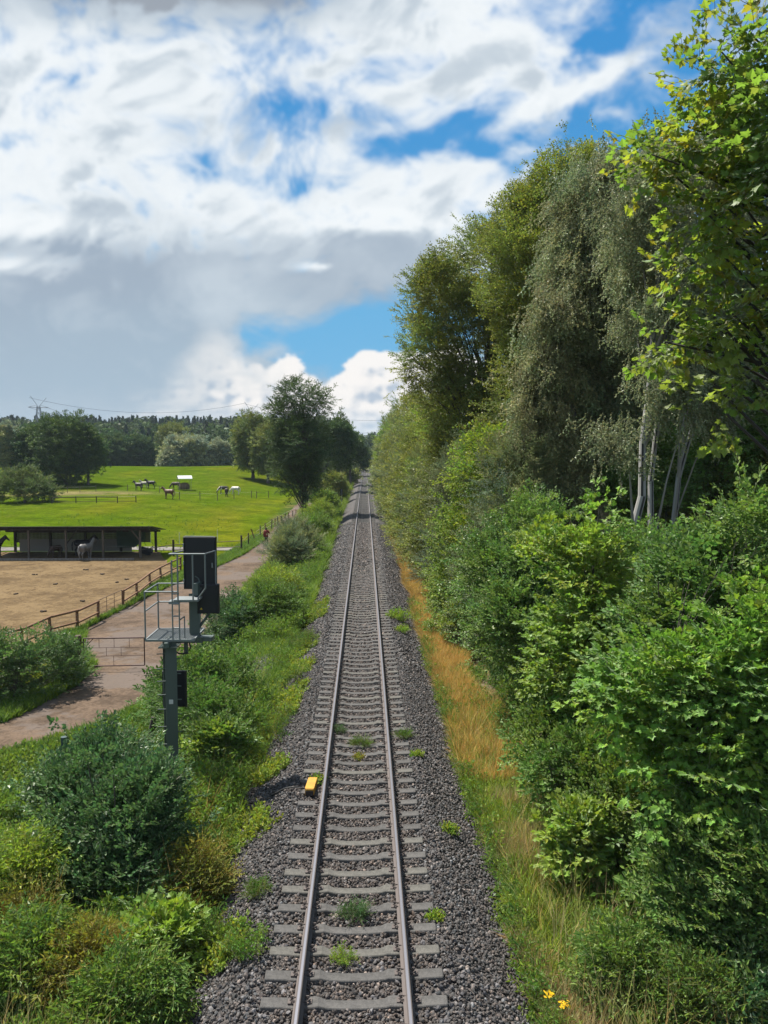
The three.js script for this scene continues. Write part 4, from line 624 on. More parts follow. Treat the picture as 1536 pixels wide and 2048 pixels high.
  const sb = (n, x0, y0, x1, y1, d, t) => { const a = Q(x0, y1, d), b = Q(x1, y0, d), w = b.x - a.x, h = b.y - a.y, m = part(n, merged([boxGeo(w, h, t, 0, 0, 0, 0.02), boxGeo(0.03, h * 0.98, 0.03, -w / 2 + 0.03, 0, t / 2 + 0.012), boxGeo(0.03, h * 0.98, 0.03, w / 2 - 0.03, 0, t / 2 + 0.012)]), signalBlack, g); m.position.set((a.x + b.x) / 2, (a.y + b.y) / 2, a.z); return [m, w, h]; };
  const [m1, w1, h1] = sb('signal_screen', 368, 1073, 433, 1178, 21.1, 0.14); m1.rotation.y = -0.12;
  part('screen_edge', boxGeo(w1 * 0.9, 0.012, 0.05, 0, h1 / 2 + 0.008, 0.03), galv, m1); part('bracket', boxGeo(0.12, 0.3, 0.4, 0.0, -h1 / 2 + 0.05, 0.2), mastPaint, m1);
  for (const [x, y] of [[0, 0.38], [-0.2, 0.05], [0.2, 0.05]]) part('lamp_hood', new THREE.CylinderGeometry(0.13, 0.13, 0.25, 14, 1, true).rotateX(Pi / 2).translate(x, y, -0.19), signalBlack, m1);
  for (const y of [-0.45, 0, 0.45]) part('hinge', boxGeo(0.03, 0.09, 0.04, -w1 / 2 + 0.02, y, 0.09), galv, m1); part('latch', boxGeo(0.04, 0.12, 0.03, w1 / 2 - 0.08, -0.05, 0.085), galv, m1);
  part('cable', tubeGeo([L(ux + 0.1, uy + 0.05, -0.3), L(ux + 0.2, uy + 0.2, -0.35), L(ux + 0.12, uy + 0.45, -0.45), L(ux + 0.02, uy + 0.5, -0.5)], 0.015), mastPaint, g);
  part('flange', boxGeo(0.46, 0.03, 0.46, 0, yp - 0.18, 0), mastPaint, g); part('base_plate', boxGeo(0.5, 0.04, 0.5, 0, 0.2, 0), mastPaint, g);
  for (const [x, z] of [[1, 1], [1, -1], [-1, 1], [-1, -1]]) part('bolt', cylGeo(0.02, 0.02, 0.07, x * 0.2, 0.22, z * 0.2, 6), galv, g);
  part('number_plate', boxGeo(0.16, 0.11, 0.008, 0.02, yp - 1.55, 0.152), mat({ color: [0.5, 0.5, 0.48] }), g);
  const [m2] = sb('speed_indicator', 396, 1168, 438, 1226, 20.95, 0.2); part('warning_label', new THREE.CircleGeometry(0.035, 3).rotateZ(Pi / 2).translate(-0.16, -0.24, 0.125), mat({ color: [0.6, 0.42, 0.02] }), m2);
  sb('lower_screen', 326, 1341, 373, 1413, 20.9, 0.1);
  for (const py of [1309, 1339, 1364, 1391, 1420, 1455, 1490, 1522]) { const y = Q(330, py, 20.4).y; part('step', barGeo(L(-0.31, y, 0.05), L(py > 1400 ? -0.05 : -0.08, y, 0.03), 0.013), mastPaint, g); part('step', barGeo(L(0.08, y - 0.12, 0.03), L(0.28, y - 0.12, 0.04), 0.013), mastPaint, g); }
  part('cable', tubeGeo([L(0.42, yp - 0.12, -0.3), L(0.46, yp - 0.3, -0.25), L(0.38, yp - 0.42, -0.2), L(0.2, yp - 0.4, -0.1), L(0.12, yp - 0.3, 0)], 0.018), signalBlack, g);
  part('cable_duct', boxGeo(0.09, 0.28, 0.08, 0.34, yp - 0.32, -0.3), mastPaint, g);
}
{ // small yellow lidded box at the mast foot
  const p = at(355, 1590, 20.1), gy = H(p.x, p.z), g = group(p.x, gy, p.z, 0.2), h = p.y - gy;
  top(g, 'cable_box', 'small yellow lidded cable box at the foot of the signal mast', 'box');
  const yel = mat({ color: [0.75, 0.42, 0.01], roughness: 0.5 });
  part('post', cylGeo(0.035, 0.035, Math.max(h, 0.2), 0, 0, 0), galv, g); part('case', boxGeo(0.24, 0.12, 0.22, 0, h + 0.05, 0, 0.012), signalBlack, g); part('lid', boxGeo(0.2, 0.03, 0.19, 0, h + 0.127, 0, 0.01), yel, g); part('front_plate', boxGeo(0.17, 0.09, 0.012, -0.01, h + 0.055, 0.117, 0.003), yel, g);
  part('handle', tubeGeo([V(-0.08, h + 0.14, -0.03), V(-0.07, h + 0.24, -0.03), V(0.07, h + 0.24, -0.03), V(0.08, h + 0.14, -0.03)], 0.009, 6), galv, g);
}
{ // yellow track magnet beside the left rail with its cable
  const a = at(620, 1586, 18.7), g = group(-1.06, -0.16, -18.4, -0.06), yel = mat({ color: [0.5, 0.26, 0.02], roughness: 0.6, map: texture(512, N1, (v, i) => mix3([0.75, 0.72, 0.7], [1, 1, 1], sstep(0.35, 0.6, v))) });
  top(g, 'track_magnet', 'yellow train protection magnet beside the left rail', 'track magnet');
  part('case', boxGeo(0.2, 0.16, 0.66, 0, 0.06, 0, 0.02), yel, g); part('end_plate', boxGeo(0.18, 0.12, 0.02, 0, 0.03, 0.335, 0.004), mat({ color: [0.04, 0.03, 0.025] }), g);
  part('bracket', merged([boxGeo(0.42, 0.03, 0.05, 0.17, -0.05, 0.24), boxGeo(0.42, 0.03, 0.05, 0.17, -0.05, -0.2)]), rustSteel, g);
  const pts = [[-1.16, 18.45], [-1.6, 18.55], [-2.1, 18.75], [-2.6, 19.05], [-3.0, 19.2], [-3.5, 19.6], [-4.0, 20.0]].map(([x, d], i) => V(x, (x > -2.7 ? ballastY(x) : H(x, -d)) + 0.05 + 0.03 * Math.sin(i * 2), -d));
  top(new THREE.Mesh(tubeGeo(new THREE.CatmullRomCurve3(pts).getPoints(40), 0.017), mat({ color: [0.012, 0.012, 0.012], roughness: 0.6 })), 'cable', 'black cable running from the yellow magnet into the weeds', 'cable');
}
// distant-signal marker boards, seen from behind
for (const [i, [px, d, y0, y1, lab]] of [[683, 118, 978, 1001, 'black backed marker board on a post, tallest of the three by the track'], [701.5, 190, 953, 965, 'small black backed marker board before the second bush'], [710, 250, 941, 951, 'tiny dark marker board next to the far crossing']].entries()) {
  const a = at(px, y1, d), b = at(px, y0, d), gy = H(a.x, a.z), g = group(a.x, gy, a.z), w = 0.36;
  top(g, 'marker_board', lab, 'sign'); const h = b.y - a.y;
  part('board', boxGeo(w, h, 0.03, 0, a.y - gy + h / 2, 0), signalBlack, g); part('post', cylGeo(0.04, 0.04, b.y - gy - 0.05, 0, 0, 0.05), galv, g);
}

// ---------------------------------------------------------------- gates and fences
const woodMap = texture(512, tileNoise(512, 71, [[3, 0.5], [24, 1], [80, 1]], 4, 0.25), (v) => mix3([0.6, 0.56, 0.52], [1, 1, 1], sstep(0.3, 0.7, v)));
const wood = (c) => mat({ color: c, map: woodMap, roughness: 0.9 });
const fenceWood = wood([0.22, 0.115, 0.06]), oldWood = wood([0.14, 0.115, 0.09]), darkWood = wood([0.05, 0.04, 0.032]), gateRed = mat({ color: [0.06, 0.024, 0.02], roughness: 0.6, metalness: 0.2 }), ironGrey = mat({ color: [0.2, 0.19, 0.175], roughness: 0.55, metalness: 0.4 });
const keepUV = (g) => (g.index ? g.toNonIndexed() : g);
{
  const g = group(); top(g, 'paddock_fence', 'brown wooden post and rail fence around the sand paddock', 'fence');
  const f = fencePosts, gateAt = 4, hts = 1.0;
  f.forEach((p, i) => { const m = part('post', cylGeo(0.085, 0.08, hts + 0.28, 0, -0.2, 0, 8), fenceWood, g); m.position.copy(p); m.rotation.set((hash3(i, 1, 3) - 0.5) * 0.06, 0, (hash3(i, 2, 3) - 0.5) * 0.08); });
  for (let i = 0; i + 1 < f.length; i++) {
    if (i === gateAt) continue;
    const a = f[i], b = f[i + 1];
    for (const [h, r] of [[hts + 0.06, 0.062], [0.45, 0.055]]) part('rail', barGeo(a.clone().add(V(0.07, h, 0)), b.clone().add(V(0.07, h + 0.02, 0)), r, 8), fenceWood, g);
    for (const h of [0.68, 0.85]) part('wire', barGeo(a.clone().add(V(0.1, h, 0)), b.clone().add(V(0.1, h, 0)), 0.006, 4), ironGrey, g);
  }
  const a = f[gateAt], b = f[gateAt + 1], gg = group(a.x, a.y, a.z), d = b.clone().sub(a).setY(0), n = d.clone().normalize(), e = (t, h) => V(n.x * (0.12 + t * (d.length() - 0.24)), 0.12 + h, n.z * (0.12 + t * (d.length() - 0.24)));
  top(gg, 'field_gate', 'rusty tubular gate in the paddock fence', 'gate');
  const rust = mat({ color: [0.16, 0.1, 0.07], roughness: 0.7, metalness: 0.3 });
  part('gate_frame', merged([barGeo(e(0, 0), e(1, 0), 0.022), barGeo(e(0, 1), e(1, 1), 0.022), barGeo(e(0, 0), e(0, 1), 0.022), barGeo(e(1, 0), e(1, 1), 0.022)]), rust, gg);
  for (const h of [0.25, 0.5, 0.75]) part('bar', barGeo(e(0, h), e(1, h), 0.014), rust, gg);
  for (const t of [0.33, 0.66]) part('upright', barGeo(e(t, 0), e(t, 1), 0.016), rust, gg);
}
{ // red-brown wide gate across the path, and its second leaf to the left
  const P = onGround(158, 1340), gp = group(P.x, P.y, P.z);
  top(gp, 'gate_post', 'thick dark red round gate post beside the bramble hedge', 'gate post');
  part('shaft', cylGeo(0.14, 0.135, 1.55, 0, -0.1, 0, 14), gateRed, gp); part('cap', cylGeo(0.145, 0.11, 0.05, 0, 1.452, 0, 14), gateRed, gp);
  for (const h of [0.35, 1.2]) part('hinge', boxGeo(0.12, 0.05, 0.05, 0.17, h, 0), gateRed, gp);
  const gg = group(P.x + 0.22, P.y + 0.16, P.z, 0.05), w = 2.55, h = 1.2;
  top(gg, 'field_gate', 'dark red metal gate with thin bar grid standing across the dirt path', 'gate');
  part('gate_frame', merged([barGeo(V(0, h, 0), V(w, h, 0), 0.03), barGeo(V(0, 0, 0), V(w, 0, 0), 0.026), barGeo(V(0, 0, 0), V(0, h, 0), 0.026), barGeo(V(w, 0, 0), V(w, h, 0), 0.026), barGeo(V(0, h * 0.62, 0), V(0.42, h, 0), 0.018)]), gateRed, gg);
  for (const t of [0.36, 0.66]) part('bar', barGeo(V(0, h * t, 0), V(w, h * t, 0), 0.011), gateRed, gg);
  for (const [x, a, b] of [[0.65, 0.66, 1], [1.28, 0.66, 1], [1.92, 0.66, 1], [0.95, 0.36, 0.66], [1.57, 0.36, 0.66], [1.25, 0, 0.36]]) part('upright', barGeo(V(x, h * a, 0), V(x, h * b, 0), 0.009), gateRed, gg);
  const g2 = group(P.x - 0.16, P.y + 0.3, P.z, 0.06), dg = mat({ color: [0.03, 0.036, 0.034], roughness: 0.55, metalness: 0.3 });
  top(g2, 'field_gate', 'long dark grey tubular gate half hidden behind the bramble hedge', 'gate');
  part('gate_frame', merged([barGeo(V(0, 0.88, 0), V(-3.8, 0.78, 0), 0.03), barGeo(V(0, 0.1, 0), V(0, 0.88, 0), 0.03), barGeo(V(0, 0.1, 0), V(-3.8, 0, 0), 0.03), barGeo(V(-3.8, 0, 0), V(-3.8, 0.78, 0), 0.03)]), dg, g2);
  for (const t of [0.33, 0.62]) part('bar', barGeo(V(0, 0.1 + 0.78 * t, 0), V(-3.8, 0.78 * t, 0), 0.016), dg, g2);
}
function stake(p, h, r, m, label, group_, lean = 0, cat = 'post') { const g = group(p.x, p.y, p.z); top(g, 'fence_post', label, cat, group_); const s = part('shaft', cylGeo(r, r * 0.92, h + 0.2, 0, -0.2, 0, 8), m, g); s.rotation.z = lean; const c = part('insulator', boxGeo(0.05, 0.06, 0.05, 0, 0, 0), signalBlack, g); c.position.set(-Math.sin(lean) * h * 0.8 + r + 0.02, h * 0.8, 0); return g; }
const wires = (name, label, runs, r, m) => { const g = group(); top(g, name, label, 'fence wire'); for (const [a, b] of runs) part('wire', barGeo(a, b, r, 4), m, g); };
const thinWire = mat({ color: [0.3, 0.29, 0.26], roughness: 0.6 });
{ // stakes along the dirt path
  const px = [[511, 1082, 26, 0.35], [521, 1075, 24, 0.02], [531, 1066, 20, 0.03], [543, 1058, 20, -0.05], [550, 1053, 17, 0], [556, 1049, 16, 0.05], [563, 1045, 14, 0], [570, 1041, 14, -0.03], [577, 1037, 12, 0], [585, 1033, 11, 0], [592, 1029, 10, 0.04]];
  const ps = px.map(([x, y]) => onGround(x, y));
  px.forEach(([, , h, lean], i) => stake(ps[i], Math.min(1.5, h * -ps[i].z / FOCAL), 0.06, i % 2 ? oldWood : fenceWood, i ? 'thin fence stake along the left of the dirt path' : 'strongly leaning fence stake behind the walking person', i ? 'stakes along the dirt path' : undefined, lean));
  wires('fence_wire', 'thin wires strung between the stakes along the dirt path', ps.slice(0, -1).flatMap((p, i) => [0.5, 0.95].map((h) => [p.clone().add(V(0.05, h, 0)), ps[i + 1].clone().add(V(0.05, h, 0))])), 0.012, thinWire);
  const c = [[483, 1103, 1.5, 0.09, 'stout dark corner post where the side track meets the path'], [497, 1094, 1.35, 0.06, 'slim post just behind the stout corner post'], [347, 1112, 1.45, 0.1, 'stout dark post beside the signal screen at the side track'], [279, 1114, 1.3, 0.07, 'short post right of the shelter with a drum beside it']];
  const cp = c.map(([x, y]) => onGround(x, y)); c.forEach(([, , h, r, lab], i) => stake(cp[i], h, r, darkWood, lab));
  wires('fence_wire', 'rails and wires between the stout posts along the side track', [[cp[2].clone().setY(cp[2].y + 0.55), cp[0].clone().setY(cp[0].y + 0.45)], [cp[2].clone().setY(cp[2].y + 1.0), cp[0].clone().setY(cp[0].y + 1.0)], [cp[0].clone().setY(cp[0].y + 0.9), cp[1].clone().setY(cp[1].y + 1.1)], [cp[3].clone().setY(cp[3].y + 0.6), cp[2].clone().setY(cp[2].y + 1.0)]], 0.035, oldWood);
  for (const [x, y] of [[301, 1086], [359, 1088], [435, 1082]]) stake(onGround(x, y), 1.15, 0.03, mat({ color: [0.6, 0.6, 0.55] }), 'thin white electric fence stake on the near edge of the meadow', 'white electric fence stakes');
}
{ // stakes across the meadow
  const row = [[255, 982], [319, 986], [359, 999], [400, 999], [435, 1001], [468, 998], [503, 996], [513, 997], [537, 996]], ps = row.map(([x, y]) => onGround(x, y));
  ps.forEach((p) => stake(p, 1.25, 0.06, oldWood, 'thin stake of the wire fence in front of the grazing horses', 'stakes in front of the horses'));
  wires('fence_wire', 'wires of the fence in front of the grazing horses', ps.slice(0, -1).map((p, i) => [p.clone().setY(p.y + 1.0), ps[i + 1].clone().setY(ps[i + 1].y + 1.0)]), 0.012, thinWire);
  const b = [[98, 984], [135, 986], [160, 985], [192, 984]].map(([x, y]) => onGround(x, y));
  b.forEach((p) => stake(p, 1.25, 0.05, oldWood, 'thin stake of the wire fence in front of the dark oak', 'stakes in front of the oak'));
  wires('fence_wire', 'wire of the fence in front of the dark oak', b.slice(0, -1).map((p, i) => [p.clone().setY(p.y + 1.0), b[i + 1].clone().setY(b[i + 1].y + 1.0)]), 0.012, thinWire);
  const r = [[104, 1007], [152, 1006], [193, 1006], [235, 1006], [272, 1005]].map(([x, y]) => onGround(x, y)), g = group();
  top(g, 'pole_fence', 'long dark pole rail on short posts in the meadow beside the bush', 'fence');
  r.forEach((p) => { part('post', cylGeo(0.07, 0.07, 1.1, 0, -0.1, 0, 7), darkWood, g).position.copy(p); });
  for (let i = 0; i + 1 < r.length; i++) { part('rail', barGeo(r[i].clone().setY(r[i].y + 0.9), r[i + 1].clone().setY(r[i + 1].y + 0.88), i > 2 ? 0.03 : 0.07, 7), i > 2 ? thinWire : darkWood, g); part('rail', barGeo(r[i].clone().setY(r[i].y + 0.2), r[i + 1].clone().setY(r[i + 1].y + 0.2), 0.035, 7), darkWood, g); }
}
{ // old posts in the weeds near the signal
  const p = onGround(285, 1545), q = onGround(131, 1580);
  stake(p, 1.65, 0.085, darkWood, 'weathered dark wooden post leaning right beside the signal mast', undefined, -0.22);
  stake(q, 1.5, 0.1, mat({ color: [0.02, 0.05, 0.05], roughness: 0.6 }), 'dark teal metal post in the weeds left of the big bush');
}

// ---------------------------------------------------------------- horse shelter
{
  const front = onGround(281, 1117), x1 = front.x, z1 = front.z, y0 = front.y, g = group(x1, y0, z1), W = 3.2, n = 5, D = 4.2, hf = 2.5, hb = 1.95;
  top(g, 'horse_shelter', 'long open timber horse shelter with a corrugated roof', 'shelter');
  const tin = mat({ color: [0.06, 0.065, 0.06], roughness: 0.6 }), board = wood([0.13, 0.13, 0.125]), net = mat({ color: [0.24, 0.23, 0.2], roughness: 1 });
  for (let k = 0; k < n; k++) {
    const x = -k * W;
    part('post', boxGeo(0.16, hf, 0.16, x, hf / 2, 0), oldWood, g); part('post', boxGeo(0.2, hb, 0.2, x + 0.3, hb / 2, -D), darkWood, g);
    if (k === 0) part('brace', barGeo(V(x - 0.05, 1.6, 0), V(x - 0.75, hf - 0.05, 0), 0.06, 6), oldWood, g); if (k === 2) part('brace', barGeo(V(x + 0.05, 1.3, 0), V(x + 0.95, hf - 0.05, 0), 0.06, 6), darkWood, g);
  }
  const len = (n - 1) * W + 2.2, cx = -(n - 1) * W / 2 + 0.1;
  part('front_beam', boxGeo(len - 0.9, 0.18, 0.12, cx + 0.1, hf + 0.06, 0.14), darkWood, g); part('back_beam', boxGeo(len - 0.9, 0.16, 0.12, cx, hb + 0.05, -D), darkWood, g);
  for (let k = 0; k < 2 * n; k++) part('rafter', boxGeo(0.09, 0.14, D + 1.0, 0.35 - k * W / 2, 0, 0, 0.004).rotateX(-0.146).translate(0, hf - 0.13, -D / 2), darkWood, g);
  // corrugated sheets, lower at the back
  const T = new Tris(), st = 0.075; for (let x = -len / 2; x < len / 2; x += st) { const w = (q) => 0.02 * Math.cos(q / 0.15 * 2 * Pi), q = (x_, z) => V(cx + x_, hf + 0.36 - 0.01 + w(x_) + - 0.62 * (0.6 - z) / D, z); T.quad(q(x, 0.6), q(x + st, 0.6), q(x + st, -D - 0.4), q(x, -D - 0.4)); }
  part('roof', T.geometry(false), mat({ color: [0.045, 0.05, 0.045], roughness: 0.8 }), g); part('fascia', boxGeo(len, 0.07, 0.03, cx, hf + 0.27, 0.55), darkWood, g);
  for (let k = 0; k < n - 1; k++) for (let r = 0; r < 5; r++) part('wall_board', boxGeo(W - 0.03, 0.19, 0.03, -k * W - W / 2 + (k ? 0 : -0.5) + 0.3, hb - 0.1 - r * 0.2, -D - 0.12 - 0.004 * (r % 2)), board, g);
  part('windbreak_net', boxGeo(W * 3.2, 1.15, 0.015, -W * 2.2, 0.68, -D - 0.1, 0.002), net, g);
  const tp = new THREE.PlaneGeometry(2.6, 1.9, 10, 8), pp = tp.attributes.position; for (let i = 0; i < pp.count; i++) { const x = pp.getX(i), y = pp.getY(i); pp.setXYZ(i, x, y < 0 && x > 0.2 ? y * (1 - 0.75 * sstep(0.2, 1.3, x)) : y, 0.1 * Math.sin(x * 4 + y) + 0.06 * Math.cos(y * 5)); } tp.computeVertexNormals();
  part('tarpaulin', tp.translate(-1.9, 1.45, -D + 0.15), mat({ color: [0.05, 0.085, 0.055], roughness: 0.7, side: THREE.DoubleSide }), g);
  for (const h of [0.6, 1.05]) part('wire', barGeo(V(-(n - 1) * W, h, 0.05), V(0, h, 0.05), 0.012, 4), ironGrey, g);
  part('threshold_beam', boxGeo(len - 2, 0.2, 0.18, cx - 0.4, 0.08, 1.3), wood([0.24, 0.22, 0.2]), g);
  const S = (dx, dz) => { const p = V(x1 + dx, 0, z1 + dz); p.y = H(p.x, p.z) + 0.03; return p; }, sx = (px, z) => (px - 281) / FOCAL * -(z1 + z);
  horse(S(sx(158, -1.6), -1.6), 0.15, 'up', black, black, 'black horse standing inside the shelter', 0.98);
  horse(S(sx(180, 1.1), 1.1), 1.15, 'up', greyH, [0.2, 0.19, 0.18], 'pale grey horse standing at the front of the shelter', 0.95);
  horse(S(sx(110, -0.6), -0.6), -Pi / 2 - 0.5, 'graze', brownH, black, 'small brown pony with lowered head inside the shelter', 0.72);
  horse(S(sx(-14, -0.8), -0.8), 0.05, 'up', black, black, 'black horse reaching its head in at the open end of the shelter', 1.0);
  const dp = onGround(293, 1112), dg = group(dp.x, dp.y, dp.z, 0.4); top(dg, 'tipped_trough', 'small dark trough tipped over beside the shelter end', 'trough');
  part('shell', new THREE.CylinderGeometry(0.32, 0.36, 1.0, 14, 1, true, 0, 4.2).rotateZ(1.2).translate(0, 0.4, 0), mat({ color: [0.03, 0.03, 0.032], side: THREE.DoubleSide }), dg); part('rim', new THREE.TorusGeometry(0.33, 0.03, 6, 16).rotateY(Pi / 2).rotateZ(-0.37).translate(0.46, 0.56, 0), ironGrey, dg);
}

// ---------------------------------------------------------------- meadow horses and hay feeder
for (const [px, py, turn, pose, c, hair, label, size, patch] of [
  [277, 981, Pi - 0.35, 'up', [0.03, 0.02, 0.015], black, 'dark brown horse standing before a paler one on the meadow', 1.0], [288, 976, Pi - 0.2, 'up', [0.3, 0.27, 0.22], [0.3, 0.28, 0.24], 'small pale horse half hidden behind the dark brown horse', 0.85], [302, 977.5, Pi, 'up', [0.02, 0.015, 0.012], black, 'near black horse with raised head beside the two others', 1.05],
  [352, 979, Pi + 0.1, 'graze', [0.07, 0.04, 0.025], black, 'brown horse feeding behind the hay rack', 1.0], [338, 998, Pi - 0.2, 'up', bayH, [0.3, 0.2, 0.12], 'chestnut horse in front of the hay rack', 1.05], [447, 988, Pi + 0.4, 'graze', [0.04, 0.03, 0.025], black, 'piebald horse grazing behind a dark brown one', 1.0, [0.6, 0.56, 0.5, 3]],
  [453, 993, 1.75, 'graze', [0.035, 0.016, 0.01], black, 'dark brown horse seen from behind on the meadow', 1.0], [471, 989, Pi - 0.3, 'graze', whiteH, [0.6, 0.58, 0.52], 'white horse grazing on the meadow', 1.0]]) horse(onGround(px, py), turn, pose, c, hair, label, size, patch);
{
  const p = onGround(369, 981), g = group(p.x, p.y, p.z, Pi / 2 + 0.35); top(g, 'hay_feeder', 'hay feeder with a curved white roof on the meadow', 'feeder');
  const hay = new THREE.SphereGeometry(1, 16, 10), hp = hay.attributes.position; for (let i = 0; i < hp.count; i++) { const f = 0.9 + 0.2 * vnoise(hp.getX(i) * 4, hp.getY(i) * 4, hp.getZ(i) * 4); hp.setXYZ(i, hp.getX(i) * 1.05 * f, Math.max(hp.getY(i), -0.7) * 0.8 * f + 0.75, hp.getZ(i) * 1.05 * f); } hay.computeVertexNormals();
  part('hay_bale', hay, mat({ color: [0.13, 0.09, 0.05], roughness: 1 }), g);
  for (let k = 0; k < 4; k++) part('post', boxGeo(0.07, 2.25, 0.07, k % 2 ? 1.25 : -1.25, 1.12, k < 2 ? 1.1 : -1.1), ironGrey, g);
  for (let k = 0; k < 14; k++) { const a = k / 14 * 2 * Pi; part('hay_bar', barGeo(V(Math.cos(a) * 1.15, 0.1, Math.sin(a) * 1.05), V(Math.cos(a) * 1.2, 1.15, Math.sin(a) * 1.1), 0.02, 5), ironGrey, g); }
  const roof = new THREE.CylinderGeometry(1.75, 1.75, 2.9, 20, 1, true, -0.82, 1.64).rotateX(Pi / 2).rotateZ(0).rotateY(0).rotateX(0);
  part('roof', new THREE.CylinderGeometry(1.8, 1.8, 2.7, 20, 1, true, -0.82 + Pi / 2 - Pi / 2, 1.64).rotateX(-Pi / 2).translate(0, 1.05, 0), mat({ color: [0.75, 0.76, 0.76], roughness: 0.35, side: THREE.DoubleSide, metalness: 0.1 }), g);
}

// ---------------------------------------------------------------- walker on the path, back to us, right hand raised to the head
{
  const p = onGround(533, 1091), g = group(p.x, p.y + 0.02, p.z, Pi); g.scale.setScalar(0.98);           // faces away (-z after the turn: built facing +z)
  top(g, 'person', 'person in a dark red jacket and dark trousers walking away with one arm raised', 'person');
  const b = (a, c, ra, rc) => [V(...a), V(...c), ra, rc];
  const torso = [b([0, 1.36, 0], [0, 1.12, 0], 0.13, 0.125), b([0, 1.12, 0], [0, 0.96, 0], 0.125, 0.14), b([-0.13, 1.4, 0], [0.13, 1.4, 0], 0.085, 0.085), b([0, 1.42, 0], [0, 1.54, 0.02], 0.06, 0.052)];
  const armL = [b([0.18, 1.4, 0], [0.25, 1.12, -0.02], 0.06, 0.047), b([0.25, 1.12, -0.02], [0.25, 0.88, 0.08], 0.043, 0.032)], armR = [b([-0.18, 1.4, 0], [-0.3, 1.2, 0.1], 0.06, 0.047), b([-0.3, 1.2, 0.1], [-0.16, 1.44, 0.17], 0.043, 0.032)];
  const legs = [b([-0.09, 0.92, 0], [-0.1, 0.5, 0.08], 0.088, 0.058), b([-0.1, 0.5, 0.08], [-0.1, 0.09, 0.0], 0.056, 0.038), b([0.09, 0.92, 0], [0.1, 0.5, 0.04], 0.088, 0.058), b([0.1, 0.5, 0.04], [0.1, 0.12, -0.16], 0.056, 0.038)];
  const feet = [b([-0.1, 0.05, -0.03], [-0.11, 0.04, 0.16], 0.045, 0.038), b([0.1, 0.09, -0.19], [0.11, 0.04, -0.02], 0.045, 0.038)];
  const skin = mat({ color: [0.42, 0.25, 0.18], roughness: 0.6 }), red = mat({ color: [0.19, 0.026, 0.02], roughness: 0.85 }), dark = mat({ color: [0.018, 0.016, 0.02], roughness: 0.9 });
  const hand = (o, dir, up) => { const f = frame(o, dir, up, 1, 1), q = (x, y, z) => V(x, y, z).applyMatrix4(f), l = [[q(0, -0.01, 0), q(0, 0.06, 0), 0.026, 0.032], [q(-0.02, 0.05, 0), q(0.022, 0.055, 0), 0.018, 0.018]]; [-0.028, -0.01, 0.01, 0.028].forEach((x, i) => { const L = [0.055, 0.066, 0.062, 0.048][i]; l.push([q(x, 0.075, 0), q(x * 1.1, 0.075 + L * 0.6, 0.008), 0.0095, 0.0088], [q(x * 1.1, 0.075 + L * 0.6, 0.008), q(x * 1.1, 0.075 + L, 0.028), 0.0088, 0.0075]); }); l.push([q(0.026, 0.015, 0.005), q(0.055, 0.05, 0.016), 0.0125, 0.0105], [q(0.055, 0.05, 0.016), q(0.058, 0.078, 0.026), 0.0105, 0.0085]); return bodyGeo(l, o.clone().addScalar(-0.2), o.clone().addScalar(0.2), 72, 0.012); };
  const head = [b([0, 1.66, 0.0], [0, 1.68, -0.015], 0.088, 0.09), b([0, 1.6, 0.03], [0, 1.58, 0.05], 0.06, 0.045), b([0, 1.63, 0.095], [0, 1.61, 0.115], 0.014, 0.017), b([-0.09, 1.65, 0], [-0.095, 1.63, 0], 0.016, 0.014), b([0.09, 1.65, 0], [0.095, 1.63, 0], 0.016, 0.014)];
  part('body', mergeGeometries([bodyGeo([...torso, ...armL, ...armR, ...legs, ...feet, ...head.slice(0, 2)], V(-0.45, -0.05, -0.4), V(0.45, 1.85, 0.4), 64, 0.05), bodyGeo(head, V(-0.16, 1.45, -0.16), V(0.16, 1.82, 0.16), 64, 0.02), hand(V(0.25, 0.87, 0.085), V(0, -1, 0.25), V(1, 0, 0)), hand(V(-0.155, 1.45, 0.172), V(0.35, 0.9, -0.1), V(-0.3, 0, -1))]), skin, g);
  const grow = (l, k) => l.map(([a, c, ra, rc]) => [a, c, ra + k, rc + k]);
  part('jacket', bodyGeo(grow([...torso.slice(0, 3), ...armL, ...armR], 0.028), V(-0.5, 0.75, -0.35), V(0.5, 1.6, 0.35), 56, 0.05), red, g);
  part('trousers', bodyGeo(grow([b([0, 0.98, 0], [0, 0.92, 0], 0.13, 0.13), ...legs], 0.018), V(-0.35, 0.0, -0.4), V(0.35, 1.15, 0.4), 56, 0.05), dark, g);
  for (const f of feet) part('shoe', bodyGeo(grow([f], 0.012), f[0].clone().min(f[1]).addScalar(-0.09), f[0].clone().max(f[1]).addScalar(0.09), 24, 0.02), mat({ color: [0.5, 0.47, 0.44] }), g);
  part('hair', bodyGeo([b([0, 1.7, -0.02], [0, 1.71, -0.03], 0.095, 0.095), b([0, 1.62, -0.055], [0, 1.58, -0.06], 0.06, 0.045)], V(-0.16, 1.45, -0.2), V(0.16, 1.86, 0.16), 40, 0.03), mat({ color: [0.025, 0.017, 0.012], roughness: 0.7 }), g);
}

